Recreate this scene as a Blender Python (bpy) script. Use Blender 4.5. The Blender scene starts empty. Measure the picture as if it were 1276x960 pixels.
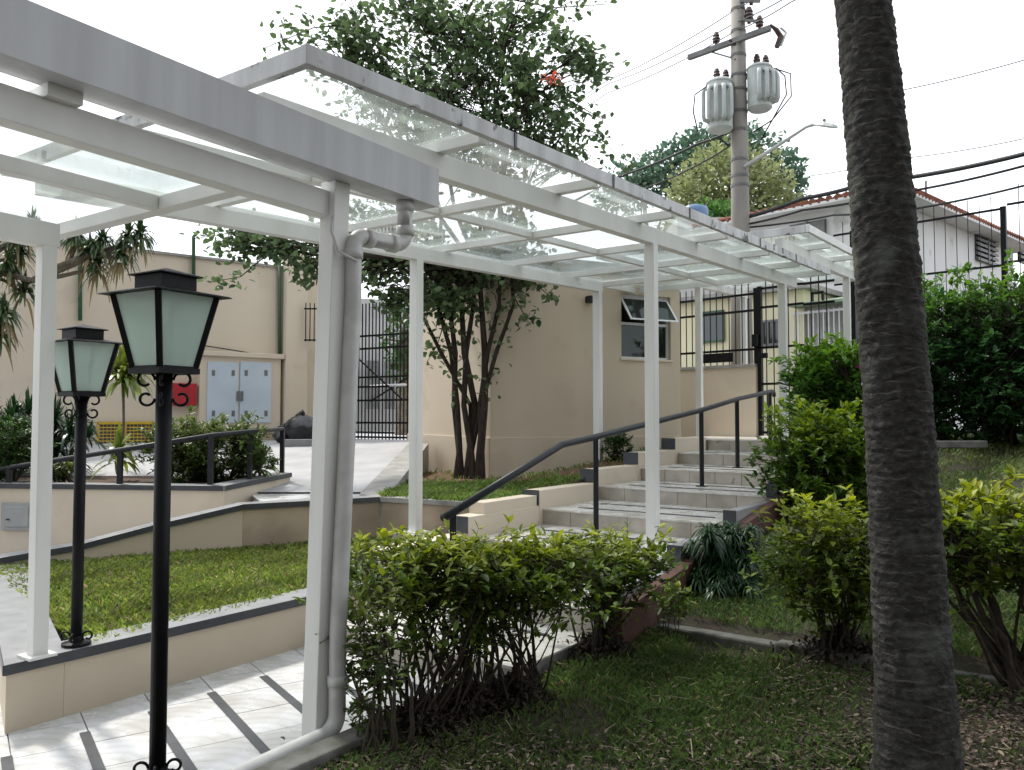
import bpy, bmesh, math, random
import numpy as np
from mathutils import Vector, Matrix, Quaternion
random.seed(7); np.random.seed(7)
R = math.radians
SC = bpy.context.scene
COL = SC.collection
# ------------------------------------------------------------ camera, sky, sun, exposure
F, PU, PV, EYE = 1020.0, 638.0, 480.0, 1.6
PITCH = math.atan(42 / F)
cam = bpy.data.cameras.new('camera'); cam.sensor_width = 36; cam.lens = 36 * F / 1276
cam.clip_start = 0.05; cam.clip_end = 2000
co = bpy.data.objects.new('camera', cam); COL.objects.link(co)
co.location = (0, 0, EYE); co.rotation_euler = (R(90) + PITCH, 0, 0); SC.camera = co
SUN_AZ, SUN_EL = R(-44), R(54)
wd = bpy.data.worlds.new('World'); SC.world = wd; wd.use_nodes = True
nt = wd.node_tree; nt.nodes.clear()
sky = nt.nodes.new('ShaderNodeTexSky'); sky.sky_type = 'NISHITA'; sky.sun_disc = False
sky.sun_elevation = SUN_EL; sky.sun_rotation = SUN_AZ; sky.dust_density = 4; sky.air_density = 1
b1 = nt.nodes.new('ShaderNodeBackground'); b1.inputs[1].default_value = 0.08
nt.links.new(sky.outputs[0], b1.inputs[0])
b2 = nt.nodes.new('ShaderNodeBackground'); b2.inputs[1].default_value = 1.12
tc = nt.nodes.new('ShaderNodeTexCoord'); cn = nt.nodes.new('ShaderNodeTexNoise')
cn.inputs['Scale'].default_value = 1.6; cn.inputs['Detail'].default_value = 5
cr = nt.nodes.new('ShaderNodeValToRGB')
cr.color_ramp.elements[0].color = (.86, .92, 1.0, 1); cr.color_ramp.elements[1].color = (.96, .985, 1.0, 1)
cr.color_ramp.elements[0].position = .3; cr.color_ramp.elements[1].position = .7
nt.links.new(tc.outputs['Generated'], cn.inputs['Vector']); nt.links.new(cn.outputs['Fac'], cr.inputs[0])
nt.links.new(cr.outputs[0], b2.inputs[0])
mx = nt.nodes.new('ShaderNodeMixShader'); mx.inputs[0].default_value = .85
nt.links.new(b1.outputs[0], mx.inputs[1]); nt.links.new(b2.outputs[0], mx.inputs[2])
wo = nt.nodes.new('ShaderNodeOutputWorld'); nt.links.new(mx.outputs[0], wo.inputs[0])
sl = bpy.data.lights.new('sun', 'SUN'); sl.energy = 2.1; sl.angle = R(6); sl.color = (1, .95, .86)
so = bpy.data.objects.new('sun', sl); COL.objects.link(so)
sv = Vector((math.sin(SUN_AZ) * math.cos(SUN_EL), math.cos(SUN_AZ) * math.cos(SUN_EL), math.sin(SUN_EL)))
so.rotation_euler = sv.to_track_quat('Z', 'Y').to_euler(); so.location = (-6, 4, 12)
vs = SC.view_settings; vs.view_transform = 'Standard'; vs.look = 'None'; vs.gamma = 1; vs.exposure = 0.92
vs.use_curve_mapping = False
SC.cycles.transparent_max_bounces = 24; SC.cycles.max_bounces = 8; SC.cycles.sample_clamp_indirect = 6
# ------------------------------------------------------------ measuring helpers (world: x right, y away, z up, paving at z = 0)
def ray(u, v):
    x, y = (u - PU) / F, (PV - v) / F; c, s = math.cos(PITCH), math.sin(PITCH)
    return Vector((x, c - s * y, s + c * y))
def P(u, v, Y):
    r = ray(u, v); return Vector((0, 0, EYE)) + r * (Y / r.y)
def G(u, v, z):
    r = ray(u, v); return Vector((0, 0, EYE)) + r * ((z - EYE) / r.z)
def VPL(u, v, a, b):          # hit of the view ray with the vertical plane through a, b
    r = ray(u, v); n = Vector((-(b.y - a.y), b.x - a.x)); t = (n.x * a.x + n.y * a.y) / (n.x * r.x + n.y * r.y)
    return Vector((0, 0, EYE)) + r * t
DX, DY, OX, OY = .5723, .8200, 1.30, 7.60
def S(s, w, z=0.0): return Vector((OX + DX * s - DY * w, OY + DY * s + DX * w, z))
def SW(x, y): return DX * (x - OX) + DY * (y - OY), -DY * (x - OX) + DX * (y - OY)
ANG = math.atan2(DY, DX)
# ------------------------------------------------------------ materials
MATS = {}
def nmat(name):
    m = bpy.data.materials.new(name); m.use_nodes = True; t = m.node_tree; t.nodes.clear()
    o = t.nodes.new('ShaderNodeOutputMaterial'); MATS[name] = m
    return m, t, o
def mat(name, col, col2=None, scale=4, rough=.6, bump=0, bscale=60, spec=.4, metal=0, rnd=0, streak=0, detail=6, spots=None):
    m, t, o = nmat(name); N = t.nodes.new; L = t.links.new
    p = N('ShaderNodeBsdfPrincipled'); L(p.outputs[0], o.inputs[0])
    p.inputs['Roughness'].default_value = rough; p.inputs['Metallic'].default_value = metal
    p.inputs['Specular IOR Level'].default_value = spec
    g = N('ShaderNodeNewGeometry'); vec = g.outputs['Position']
    if streak:
        mp = N('ShaderNodeMapping'); mp.inputs['Scale'].default_value = (1, 1, 1 / streak); L(vec, mp.inputs[0]); vec2 = mp.outputs[0]
    else: vec2 = vec
    n = N('ShaderNodeTexNoise'); n.inputs['Scale'].default_value = scale; n.inputs['Detail'].default_value = detail
    L(vec2, n.inputs['Vector'])
    r = N('ShaderNodeValToRGB'); r.color_ramp.elements[0].position = .35; r.color_ramp.elements[1].position = .68
    c2 = col2 or tuple(x * .82 for x in col)
    r.color_ramp.elements[0].color = (*c2, 1); r.color_ramp.elements[1].color = (*col, 1)
    L(n.outputs['Fac'], r.inputs[0]); c = r.outputs[0]
    if spots:
        n3 = N('ShaderNodeTexNoise'); n3.inputs['Scale'].default_value = spots[1]; n3.inputs['Detail'].default_value = 8; L(vec, n3.inputs['Vector'])
        r3 = N('ShaderNodeValToRGB'); r3.color_ramp.elements[0].position = spots[2]; r3.color_ramp.elements[1].position = spots[2] + .06; L(n3.outputs['Fac'], r3.inputs[0])
        x3 = N('ShaderNodeMixRGB'); L(r3.outputs[0], x3.inputs[0]); L(c, x3.inputs[1]); x3.inputs[2].default_value = (*spots[0], 1); c = x3.outputs[0]
    if rnd:
        oi = N('ShaderNodeObjectInfo'); h = N('ShaderNodeHueSaturation'); mr = N('ShaderNodeMapRange')
        mr.inputs[3].default_value = 1 - rnd; mr.inputs[4].default_value = 1 + rnd
        L(oi.outputs['Random'], mr.inputs[0]); L(mr.outputs[0], h.inputs['Value']); L(c, h.inputs['Color']); c = h.outputs[0]
    L(c, p.inputs['Base Color'])
    if bump:
        n2 = N('ShaderNodeTexNoise'); n2.inputs['Scale'].default_value = bscale; n2.inputs['Detail'].default_value = 4; L(vec, n2.inputs['Vector'])
        b = N('ShaderNodeBump'); b.inputs['Strength'].default_value = bump; b.inputs['Distance'].default_value = .01
        L(n2.outputs['Fac'], b.inputs['Height']); L(b.outputs[0], p.inputs['Normal'])
    return m
def leafmat(name, trans=.3, rough=.5):
    m, t, o = nmat(name); N = t.nodes.new; L = t.links.new
    a = N('ShaderNodeAttribute'); a.attribute_name = 'tint'
    p = N('ShaderNodeBsdfPrincipled'); p.inputs['Roughness'].default_value = rough; p.inputs['Specular IOR Level'].default_value = .35
    L(a.outputs['Color'], p.inputs['Base Color'])
    tr = N('ShaderNodeBsdfTranslucent'); h = N('ShaderNodeHueSaturation'); h.inputs['Value'].default_value = 1.5; h.inputs['Saturation'].default_value = 1.1
    L(a.outputs['Color'], h.inputs['Color']); L(h.outputs[0], tr.inputs[0])
    x = N('ShaderNodeMixShader'); x.inputs[0].default_value = trans; L(p.outputs[0], x.inputs[1]); L(tr.outputs[0], x.inputs[2]); L(x.outputs[0], o.inputs[0])
    return m
def glassmat(name, tint, dirt, rough=.03, scale=3):
    m, t, o = nmat(name); N = t.nodes.new; L = t.links.new
    tr = N('ShaderNodeBsdfTransparent'); tr.inputs[0].default_value = (*tint, 1)
    gl = N('ShaderNodeBsdfGlossy'); gl.inputs['Roughness'].default_value = rough; gl.inputs[0].default_value = (.9, .95, .95, 1)
    lw_ = N('ShaderNodeLayerWeight'); pw_ = N('ShaderNodeMath'); pw_.operation = 'POWER'; pw_.inputs[1].default_value = 4; L(lw_.outputs['Facing'], pw_.inputs[0]); fr = N('ShaderNodeMath'); fr.operation = 'MULTIPLY_ADD'; fr.inputs[1].default_value = .55; fr.inputs[2].default_value = .03; L(pw_.outputs[0], fr.inputs[0])
    x1 = N('ShaderNodeMixShader'); L(fr.outputs[0], x1.inputs[0]); L(tr.outputs[0], x1.inputs[1]); L(gl.outputs[0], x1.inputs[2])
    df = N('ShaderNodeBsdfDiffuse'); df.inputs[0].default_value = (.62, .64, .6, 1)
    tl = N('ShaderNodeBsdfTranslucent'); tl.inputs[0].default_value = (.75, .78, .74, 1)
    x2 = N('ShaderNodeMixShader'); x2.inputs[0].default_value = .6; L(df.outputs[0], x2.inputs[1]); L(tl.outputs[0], x2.inputs[2])
    g = N('ShaderNodeNewGeometry'); n = N('ShaderNodeTexNoise'); n.inputs['Scale'].default_value = scale; n.inputs['Detail'].default_value = 9; L(g.outputs['Position'], n.inputs['Vector'])
    mr = N('ShaderNodeMapRange'); mr.inputs[1].default_value = .3; mr.inputs[2].default_value = .75; mr.inputs[3].default_value = dirt * .35; mr.inputs[4].default_value = dirt * 1.8; L(n.outputs['Fac'], mr.inputs[0])
    x3 = N('ShaderNodeMixShader'); L(mr.outputs[0], x3.inputs[0]); L(x1.outputs[0], x3.inputs[1]); L(x2.outputs[0], x3.inputs[2]); L(x3.outputs[0], o.inputs[0])
    return m
WHITE = mat('white_paint', (.74, .74, .72), (.63, .63, .605), 3, .45, bump=.05, bscale=30, streak=4)
WHITEW = mat('weathered_white_paint', (.62, .63, .64), (.42, .42, .42), 7, .5, bump=.08, streak=6, spots=((.05, .045, .04), 6.5, .60))
GUTM = mat('gutter_paint', (.52, .53, .55), (.43, .435, .45), 9, .5, bump=.05, streak=9)
PVC = mat('pipe_plastic', (.58, .58, .57), (.47, .465, .455), 8, .4)
BLACK = mat('black_metal', (.005, .005, .0065), (.008, .008, .0095), 20, .5, bump=.1, bscale=80, spec=.16)
RAILM = mat('rail_paint', (.018, .020, .025), (.012, .013, .016), 12, .45, bump=.08, spec=.3)
BEIGE = mat('beige_wall_paint', (.555, .475, .37), (.51, .435, .335), 1.3, .8, bump=.12, bscale=120, streak=3, spots=((.50, .425, .325), 1.7, .57))
BEIGEL = mat('light_beige_wall_paint', (.64, .56, .45), (.58, .505, .405), .7, .85, bump=.12, bscale=90, streak=4, spots=((.57, .495, .395), 1.1, .57))
BEIGED = mat('stained_shaded_beige_paint', (.46, .37, .28), (.30, .24, .18), 2.2, .85, bump=.15, bscale=90)  # beige darkened for the soft shade at the wall corner, with stains
SLATE = mat('sky_sheen_slate', (.30, .305, .315), (.22, .225, .235), 6, .35, bump=.12, spots=((.22, .22, .22), 14, .66))  # lightened to paint in the sky's sheen on the slate tops
SLATEF = mat('slate_edge', (.055, .06, .068), (.04, .043, .05), 9, .4, bump=.15)
CONC = mat('concrete', (.36, .35, .33), (.25, .245, .235), 5, .85, bump=.3, bscale=90)
CONCD = mat('mossy_kerb_concrete', (.17, .165, .155), (.075, .075, .062), 6, .9, bump=.4)
BRICKP = mat('terracotta_paint', (.115, .052, .04), (.075, .036, .03), 4, .8, bump=.2)
SOIL = mat('soil', (.10, .062, .04), (.05, .032, .022), 14, .95, bump=.8, bscale=40)
REDSOIL = mat('red_soil', (.16, .075, .045), (.08, .04, .028), 9, .95, bump=.8, bscale=40)
LAWNM = mat('lawn_ground', (.038, .04, .02), (.036, .026, .019), 3.2, .95, bump=.9, bscale=45, spots=((.06, .045, .033), 26, .58))
GRASSB = mat('grass_bed', (.075, .13, .025), (.05, .075, .02), 9, .95, bump=.9, bscale=60)
PAVE = mat('driveway_paving', (.42, .42, .43), (.33, .33, .345), 2.2, .55, bump=.12, bscale=30)
ASPH = mat('asphalt', (.055, .055, .058), (.042, .042, .045), 5, .9, bump=.4)
GRND = mat('ground_earth', (.12, .10, .075), (.08, .07, .05), 1, .95)
GROUT = mat('grout', (.25, .24, .225), (.16, .155, .145), 8, .9)
RISER = mat('riser_tile', (.50, .455, .395), (.36, .325, .28), 5, .45, rnd=.07, spots=((.24, .2, .16), 7, .66))
PALMM = None
FROST = None
CABW = mat('cabinet_paint', (.52, .60, .68), (.46, .54, .62), 2, .45)
REDP = mat('red_paint', (.42, .02, .03), (.33, .015, .025), 6, .4)
YEL = mat('yellow_paint', (.62, .42, .04), (.5, .33, .03), 8, .5)
GREENP = mat('green_paint', (.06, .13, .075), (.04, .09, .05), 8, .55)
BARK = mat('bark', (.05, .034, .024), (.02, .015, .012), 18, .95, bump=.8, bscale=40, streak=3)
TWIG = mat('twig_bark', (.06, .045, .03), (.03, .024, .017), 22, .9, bump=.4)
GBARK = mat('grey_bark', (.20, .17, .13), (.10, .085, .065), 9, .95, bump=.6)
LEAF = leafmat('leaf', .32, .45); LEAFG = leafmat('glossy_leaf', .2, .35); GRASS = leafmat('grass_blade', .35, .6); LITTER = leafmat('dry_leaf', .12, .8)
GLASS = glassmat('canopy_glass', (.95, .968, .966), .10)
WIN = mat('dark_window_glass', (.02, .03, .03), (.03, .04, .04), 2, .05, spec=.8)
WHITEH = mat('white_house_wall', (.72, .72, .72), (.62, .62, .62), .8, .85, streak=5, spots=((.48, .48, .47), 1.6, .63))
YELH = mat('cream_house_wall', (.72, .68, .48), (.66, .61, .42), 1, .85)
ROOFT = mat('roof_tile', (.27, .10, .06), (.16, .065, .045), 3, .85, rnd=.1)
GREYW = mat('grey_house_wall', (.45, .45, .45), (.38, .38, .39), 1, .85)
GREENR = mat('pale_green_sheet', (.28, .36, .26), (.22, .3, .2), 2, .6)
TANKB = mat('blue_tank_plastic', (.10, .17, .30), (.08, .14, .26), 4, .4)
TRAFO = mat('transformer_paint', (.52, .55, .54), (.45, .48, .47), 5, .45)
PORC = mat('insulator_porcelain', (.06, .03, .025), (.05, .025, .02), 6, .25)
POLEM = mat('pole_concrete', (.33, .31, .285), (.25, .235, .215), 4, .9, bump=.2, streak=4)
WIREM = mat('cable_rubber', (.02, .02, .022), (.03, .03, .03), 9, .6)
BAGM = mat('black_bag_plastic', (.015, .015, .017), (.03, .03, .033), 6, .25, bump=.8, bscale=14)
CLOTH = mat('dark_cloth', (.02, .021, .026), (.03, .031, .036), 14, .9)
SKIN = mat('skin', (.32, .19, .13), (.28, .16, .11), 14, .6)
LOUVRE = mat('louvre_metal', (.18, .18, .18), (.12, .12, .12), 6, .5)
HATCH = mat('grey_hatch_paint', (.36, .38, .38), (.3, .315, .315), 4, .5)
WHITEM = mat('white_metal', (.72, .72, .73), (.62, .62, .63), 5, .4)

def tilemat(name, base, cx=.345):
    m, t, o = nmat(name); N = t.nodes.new; L = t.links.new
    p = N('ShaderNodeBsdfPrincipled'); L(p.outputs[0], o.inputs[0]); p.inputs['Roughness'].default_value = .22; p.inputs['Specular IOR Level'].default_value = .55
    tc = N('ShaderNodeTexCoord'); sp = N('ShaderNodeVectorMath'); sp.operation = 'LENGTH'
    # printed ring motif round a corner of every tile (object space, tile centre = origin)
    ad = N('ShaderNodeVectorMath'); ad.operation = 'ADD'; ad.inputs[1].default_value = (cx / 2, cx / 2, 0); L(tc.outputs['Object'], ad.inputs[0])
    ms = N('ShaderNodeVectorMath'); ms.operation = 'MULTIPLY'; ms.inputs[1].default_value = (1, 1, 0); L(ad.outputs[0], ms.inputs[0]); L(ms.outputs[0], sp.inputs[0])
    wv = N('ShaderNodeMath'); wv.operation = 'MULTIPLY'; wv.inputs[1].default_value = 85; L(sp.outputs['Value'], wv.inputs[0])
    sn = N('ShaderNodeMath'); sn.operation = 'SINE'; L(wv.outputs[0], sn.inputs[0])
    n = N('ShaderNodeTexNoise'); n.inputs['Scale'].default_value = 4; n.inputs['Detail'].default_value = 6
    g = N('ShaderNodeNewGeometry'); L(g.outputs['Position'], n.inputs['Vector'])
    mm = N('ShaderNodeMath'); mm.operation = 'MULTIPLY'; L(sn.outputs[0], mm.inputs[0]); L(n.outputs['Fac'], mm.inputs[1])
    r = N('ShaderNodeValToRGB'); r.color_ramp.elements[0].position = .12; r.color_ramp.elements[1].position = .3
    r.color_ramp.elements[0].color = (*base, 1); r.color_ramp.elements[1].color = (*(x * .90 for x in base), 1); L(mm.outputs[0], r.inputs[0])
    r2 = N('ShaderNodeValToRGB'); r2.color_ramp.elements[0].position = .38; r2.color_ramp.elements[1].position = .62
    r2.color_ramp.elements[0].color = (.78, .76, .72, 1); r2.color_ramp.elements[1].color = (1, 1, 1, 1); L(n.outputs['Fac'], r2.inputs[0])
    x = N('ShaderNodeMixRGB'); x.blend_type = 'MULTIPLY'; x.inputs[0].default_value = 1; L(r.outputs[0], x.inputs[1]); L(r2.outputs[0], x.inputs[2])
    oi = N('ShaderNodeObjectInfo'); h = N('ShaderNodeHueSaturation'); mr = N('ShaderNodeMapRange'); mr.inputs[3].default_value = .93; mr.inputs[4].default_value = 1.06
    L(oi.outputs['Random'], mr.inputs[0]); L(mr.outputs[0], h.inputs['Value']); L(x.outputs[0], h.inputs['Color']); L(h.outputs[0], p.inputs['Base Color'])
    mr2 = N('ShaderNodeMapRange'); mr2.inputs[3].default_value = .12; mr2.inputs[4].default_value = .42; L(n.outputs['Fac'], mr2.inputs[0]); L(mr2.outputs[0], p.inputs['Roughness'])
    return m
TILE = tilemat('printed_floor_tile', (.66, .67, .69)); TREAD = tilemat('tread_tile', (.70, .685, .66))
def palmmat():
    m, t, o = nmat('palm_bark'); N = t.nodes.new; L = t.links.new
    p = N('ShaderNodeBsdfPrincipled'); L(p.outputs[0], o.inputs[0]); p.inputs['Roughness'].default_value = .95; p.inputs['Specular IOR Level'].default_value = .15
    g = N('ShaderNodeNewGeometry'); mp = N('ShaderNodeMapping'); mp.inputs['Scale'].default_value = (34, 34, 46); L(g.outputs['Position'], mp.inputs[0])
    n = N('ShaderNodeTexNoise'); n.inputs['Scale'].default_value = 1; n.inputs['Detail'].default_value = 8; n.inputs['Distortion'].default_value = .3; L(mp.outputs[0], n.inputs['Vector'])
    r = N('ShaderNodeValToRGB'); e = r.color_ramp.elements; e[0].position = .3; e[0].color = (.024, .0235, .023, 1); e[1].position = .78; e[1].color = (.088, .084, .078, 1)
    x = e.new(.56); x.color = (.043, .041, .039, 1); L(n.outputs['Fac'], r.inputs[0])
    n2 = N('ShaderNodeTexNoise'); n2.inputs['Scale'].default_value = 5; n2.inputs['Detail'].default_value = 9; L(g.outputs['Position'], n2.inputs['Vector'])
    r2 = N('ShaderNodeValToRGB'); r2.color_ramp.elements[0].position = .54; r2.color_ramp.elements[1].position = .68; L(n2.outputs['Fac'], r2.inputs[0])
    x2 = N('ShaderNodeMixRGB'); L(r2.outputs[0], x2.inputs[0]); L(r.outputs[0], x2.inputs[1]); x2.inputs[2].default_value = (.085, .09, .078, 1); L(x2.outputs[0], p.inputs['Base Color'])
    sx = N('ShaderNodeSeparateXYZ'); L(g.outputs['Position'], sx.inputs[0])
    n4 = N('ShaderNodeTexNoise'); n4.inputs['Scale'].default_value = 3.5; n4.inputs['Detail'].default_value = 5; L(g.outputs['Position'], n4.inputs['Vector'])
    m1 = N('ShaderNodeMath'); m1.operation = 'MULTIPLY'; m1.inputs[1].default_value = 21; L(sx.outputs['Z'], m1.inputs[0])
    m2 = N('ShaderNodeMath'); m2.operation = 'MULTIPLY_ADD'; m2.inputs[1].default_value = 4.2; L(n4.outputs['Fac'], m2.inputs[0]); L(m1.outputs[0], m2.inputs[2])
    m3 = N('ShaderNodeMath'); m3.operation = 'FRACT'; L(m2.outputs[0], m3.inputs[0])
    m4 = N('ShaderNodeMath'); m4.operation = 'LESS_THAN'; m4.inputs[1].default_value = .13; L(m3.outputs[0], m4.inputs[0])
    n5 = N('ShaderNodeTexNoise'); n5.inputs['Scale'].default_value = 16; n5.inputs['Detail'].default_value = 6; L(g.outputs['Position'], n5.inputs['Vector'])
    r5 = N('ShaderNodeValToRGB'); r5.color_ramp.elements[0].position = .46; r5.color_ramp.elements[1].position = .66; L(n5.outputs['Fac'], r5.inputs[0])
    m5 = N('ShaderNodeMath'); m5.operation = 'MULTIPLY'; L(m4.outputs[0], m5.inputs[0]); L(r5.outputs[0], m5.inputs[1])
    x5 = N('ShaderNodeMixRGB'); L(m5.outputs[0], x5.inputs[0]); L(x2.outputs[0], x5.inputs[1]); x5.inputs[2].default_value = (.11, .105, .098, 1); L(x5.outputs[0], p.inputs['Base Color'])
    b = N('ShaderNodeBump'); b.inputs['Strength'].default_value = .9; b.inputs['Distance'].default_value = .012; L(n.outputs['Fac'], b.inputs['Height']); L(b.outputs[0], p.inputs['Normal'])
    return m
PALMM = palmmat()
def frostmat():
    m, t, o = nmat('frosted_lamp_glass'); N = t.nodes.new; L = t.links.new
    p = N('ShaderNodeBsdfPrincipled'); p.inputs['Base Color'].default_value = (.78, .83, .80, 1); p.inputs['Roughness'].default_value = .3
    tl = N('ShaderNodeBsdfTranslucent'); tl.inputs[0].default_value = (.86, .92, .89, 1); tr = N('ShaderNodeBsdfTransparent'); tr.inputs[0].default_value = (.8, .9, .86, 1)
    x = N('ShaderNodeMixShader'); x.inputs[0].default_value = .55; L(p.outputs[0], x.inputs[1]); L(tl.outputs[0], x.inputs[2])
    y = N('ShaderNodeMixShader'); y.inputs[0].default_value = .42; L(x.outputs[0], y.inputs[1]); L(tr.outputs[0], y.inputs[2]); L(y.outputs[0], o.inputs[0])
    return m
FROST = frostmat()
# ------------------------------------------------------------ object helpers
def tag(o, label=None, cat=None, group=None, kind=None):
    if label: o['label'] = label
    if cat: o['category'] = cat
    if group: o['group'] = group
    if kind: o['kind'] = kind
    return o
def wloc(o):
    v = Vector((0, 0, 0))
    while o: v += Vector(o.location); o = o.parent
    return v
def thing(name, label, cat, loc, group=None):
    o = bpy.data.objects.new(name, None); COL.objects.link(o); o.location = loc; o.empty_display_size = .2
    return tag(o, label, cat, group)
def link(name, me, m, parent=None, loc=(0, 0, 0), rz=0, kind=None, smooth=False):
    if m and not me.materials: me.materials.append(m)
    o = bpy.data.objects.new(name, me); COL.objects.link(o); o.location = loc; o.rotation_euler = (0, 0, rz)
    if parent: o.parent = parent
    if kind: o['kind'] = kind
    if smooth: me.polygons.foreach_set('use_smooth', [True] * len(me.polygons))
    return o
class MB:
    def __init__(s): s.v = []; s.f = []
    def add(s, vs, fs):
        n = len(s.v); s.v += [Vector(x) for x in vs]; s.f += [tuple(i + n for i in f) for f in fs]; return s
    def hexa(s, a, b):       # a: four bottom points, b: four top points
        return s.add(list(a) + list(b), [(3, 2, 1, 0), (4, 5, 6, 7), (0, 1, 5, 4), (1, 2, 6, 5), (2, 3, 7, 6), (3, 0, 4, 7)])
    def box(s, c, size, rz=0):
        c = Vector(c); x, y, z = (k / 2 for k in size); cs, sn = math.cos(rz), math.sin(rz)
        q = [(-x, -y), (x, -y), (x, y), (-x, y)]; q = [(cs * a - sn * b, sn * a + cs * b) for a, b in q]
        return s.hexa([(c.x + a, c.y + b, c.z - z) for a, b in q], [(c.x + a, c.y + b, c.z + z) for a, b in q])
    def bar(s, p0, p1, w, h, up=(0, 0, 1)):
        p0, p1 = Vector(p0), Vector(p1); d = (p1 - p0).normalized(); x = d.cross(Vector(up)).normalized() * w / 2; y = x.cross(d).normalized() * h / 2
        a = [p0 - x - y, p0 + x - y, p0 + x + y, p0 - x + y]; b = [q + (p1 - p0) for q in a]
        return s.hexa(a, b)
    def prism(s, poly, z0, z1):
        n = len(poly); z0 = z0 if hasattr(z0, '__len__') else [z0] * n; z1 = z1 if hasattr(z1, '__len__') else [z1] * n
        vs = [(p[0], p[1], z0[i]) for i, p in enumerate(poly)] + [(p[0], p[1], z1[i]) for i, p in enumerate(poly)]
        return s.add(vs, [tuple(range(n))[::-1], tuple(range(n, 2 * n))] + [(i, (i + 1) % n, n + (i + 1) % n, n + i) for i in range(n)])
    def tube(s, pts, r, n=8, cap=True):
        pts = [Vector(p) for p in pts]; k = len(pts); r = r if hasattr(r, '__len__') else [r] * k; ref = None; vs = []; fs = []
        for i, p in enumerate(pts):
            d = (pts[min(i + 1, k - 1)] - pts[max(i - 1, 0)]).normalized()
            if ref is None: ref = d.orthogonal().normalized()
            ref = (ref - d * ref.dot(d)).normalized() if (ref - d * ref.dot(d)).length > 1e-5 else d.orthogonal().normalized(); q = d.cross(ref)
            for j in range(n):
                a = 2 * math.pi * j / n; vs.append(p + (ref * math.cos(a) + q * math.sin(a)) * r[i])
        for i in range(k - 1):
            for j in range(n): fs.append((i * n + j, i * n + (j + 1) % n, (i + 1) * n + (j + 1) % n, (i + 1) * n + j))
        if cap: fs += [tuple(range(n))[::-1], tuple(range((k - 1) * n, k * n))]
        return s.add(vs, fs)
    def lathe(s, c, prof, n=16):
        c = Vector(c); vs = []; fs = []; k = len(prof)
        for r, z in prof:
            for j in range(n): a = 2 * math.pi * j / n; vs.append((c.x + r * math.cos(a), c.y + r * math.sin(a), c.z + z))
        for i in range(k - 1):
            for j in range(n): fs.append((i * n + j, i * n + (j + 1) % n, (i + 1) * n + (j + 1) % n, (i + 1) * n + j))
        fs += [tuple(range(n))[::-1], tuple(range((k - 1) * n, k * n))]
        return s.add(vs, fs)
    def mesh(s, name, off=Vector((0, 0, 0))):
        me = bpy.data.meshes.new(name); me.from_pydata([tuple(v - off) for v in s.v], [], s.f); me.update(); return me
    def build(s, name, m, parent=None, bevel=0, smooth=False, kind=None):
        if parent: off = wloc(parent); loc = (0, 0, 0)
        else:
            xs = [v.x for v in s.v]; ys = [v.y for v in s.v]; off = Vector(((min(xs) + max(xs)) / 2, (min(ys) + max(ys)) / 2, min(v.z for v in s.v))); loc = off
        o = link(name, s.mesh(name, off), m, parent, loc, 0, kind, smooth)
        if bevel:
            b = o.modifiers.new('bevel', 'BEVEL'); b.width = bevel; b.segments = 2; b.limit_method = 'ANGLE'; b.angle_limit = R(40)
        return o
def clip(poly, area):       # convex clip, area counter-clockwise
    out = list(poly)
    for i in range(len(area)):
        a, b = area[i], area[(i + 1) % len(area)]; inp, out = out, []
        if not inp: return []
        side = lambda p: (b[0] - a[0]) * (p[1] - a[1]) - (b[1] - a[1]) * (p[0] - a[0])
        for j in range(len(inp)):
            p, q = inp[j], inp[(j + 1) % len(inp)]; sp, sq = side(p), side(q)
            if sp >= 0: out.append(p)
            if (sp >= 0) != (sq >= 0): t = sp / (sp - sq); out.append((p[0] + t * (q[0] - p[0]), p[1] + t * (q[1] - p[1])))
    return out
def area2(poly): return abs(sum(poly[i][0] * poly[(i + 1) % len(poly)][1] - poly[(i + 1) % len(poly)][0] * poly[i][1] for i in range(len(poly)))) / 2
def rings(V, F, name, m, parent, tint, kind='stuff'):
    """V (N,k,3) vertices of N alike pieces, F faces of one piece (quads or triangles of one length)"""
    N, k, _ = V.shape; F = np.array(F); me = bpy.data.meshes.new(name); off = np.array(wloc(parent)) if parent else np.zeros(3)
    me.vertices.add(N * k); me.vertices.foreach_set('co', (V - off).reshape(-1).astype(np.float32))
    idx = (F[None] + (np.arange(N) * k)[:, None, None]).reshape(-1); nf = N * F.shape[0]; w = F.shape[1]
    me.loops.add(nf * w); me.loops.foreach_set('vertex_index', idx.astype(np.int32))
    me.polygons.add(nf); me.polygons.foreach_set('loop_start', (np.arange(nf) * w).astype(np.int32)); me.polygons.foreach_set('loop_total', np.full(nf, w, np.int32))
    me.update(calc_edges=True)
    at = me.attributes.new('tint', 'FLOAT_COLOR', 'POINT')
    c = np.ones((N, k, 4), np.float32); c[:, :, :3] = tint[:, None, :]; at.data.foreach_set('color', c.reshape(-1))
    return link(name, me, m, parent, kind=kind)
def nrm(a): return a / np.maximum(np.linalg.norm(a, axis=1, keepdims=True), 1e-9)
LT = np.array([(0, 0, 0), (.30, .5, .03), (.68, .42, .0), (1, 0, -.10), (.68, -.42, .0), (.30, -.5, .03), (.45, 0, -.05)])
LF = [(0, 6, 2, 1), (6, 3, 2, 2), (0, 5, 4, 6), (6, 4, 4, 3)]
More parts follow.
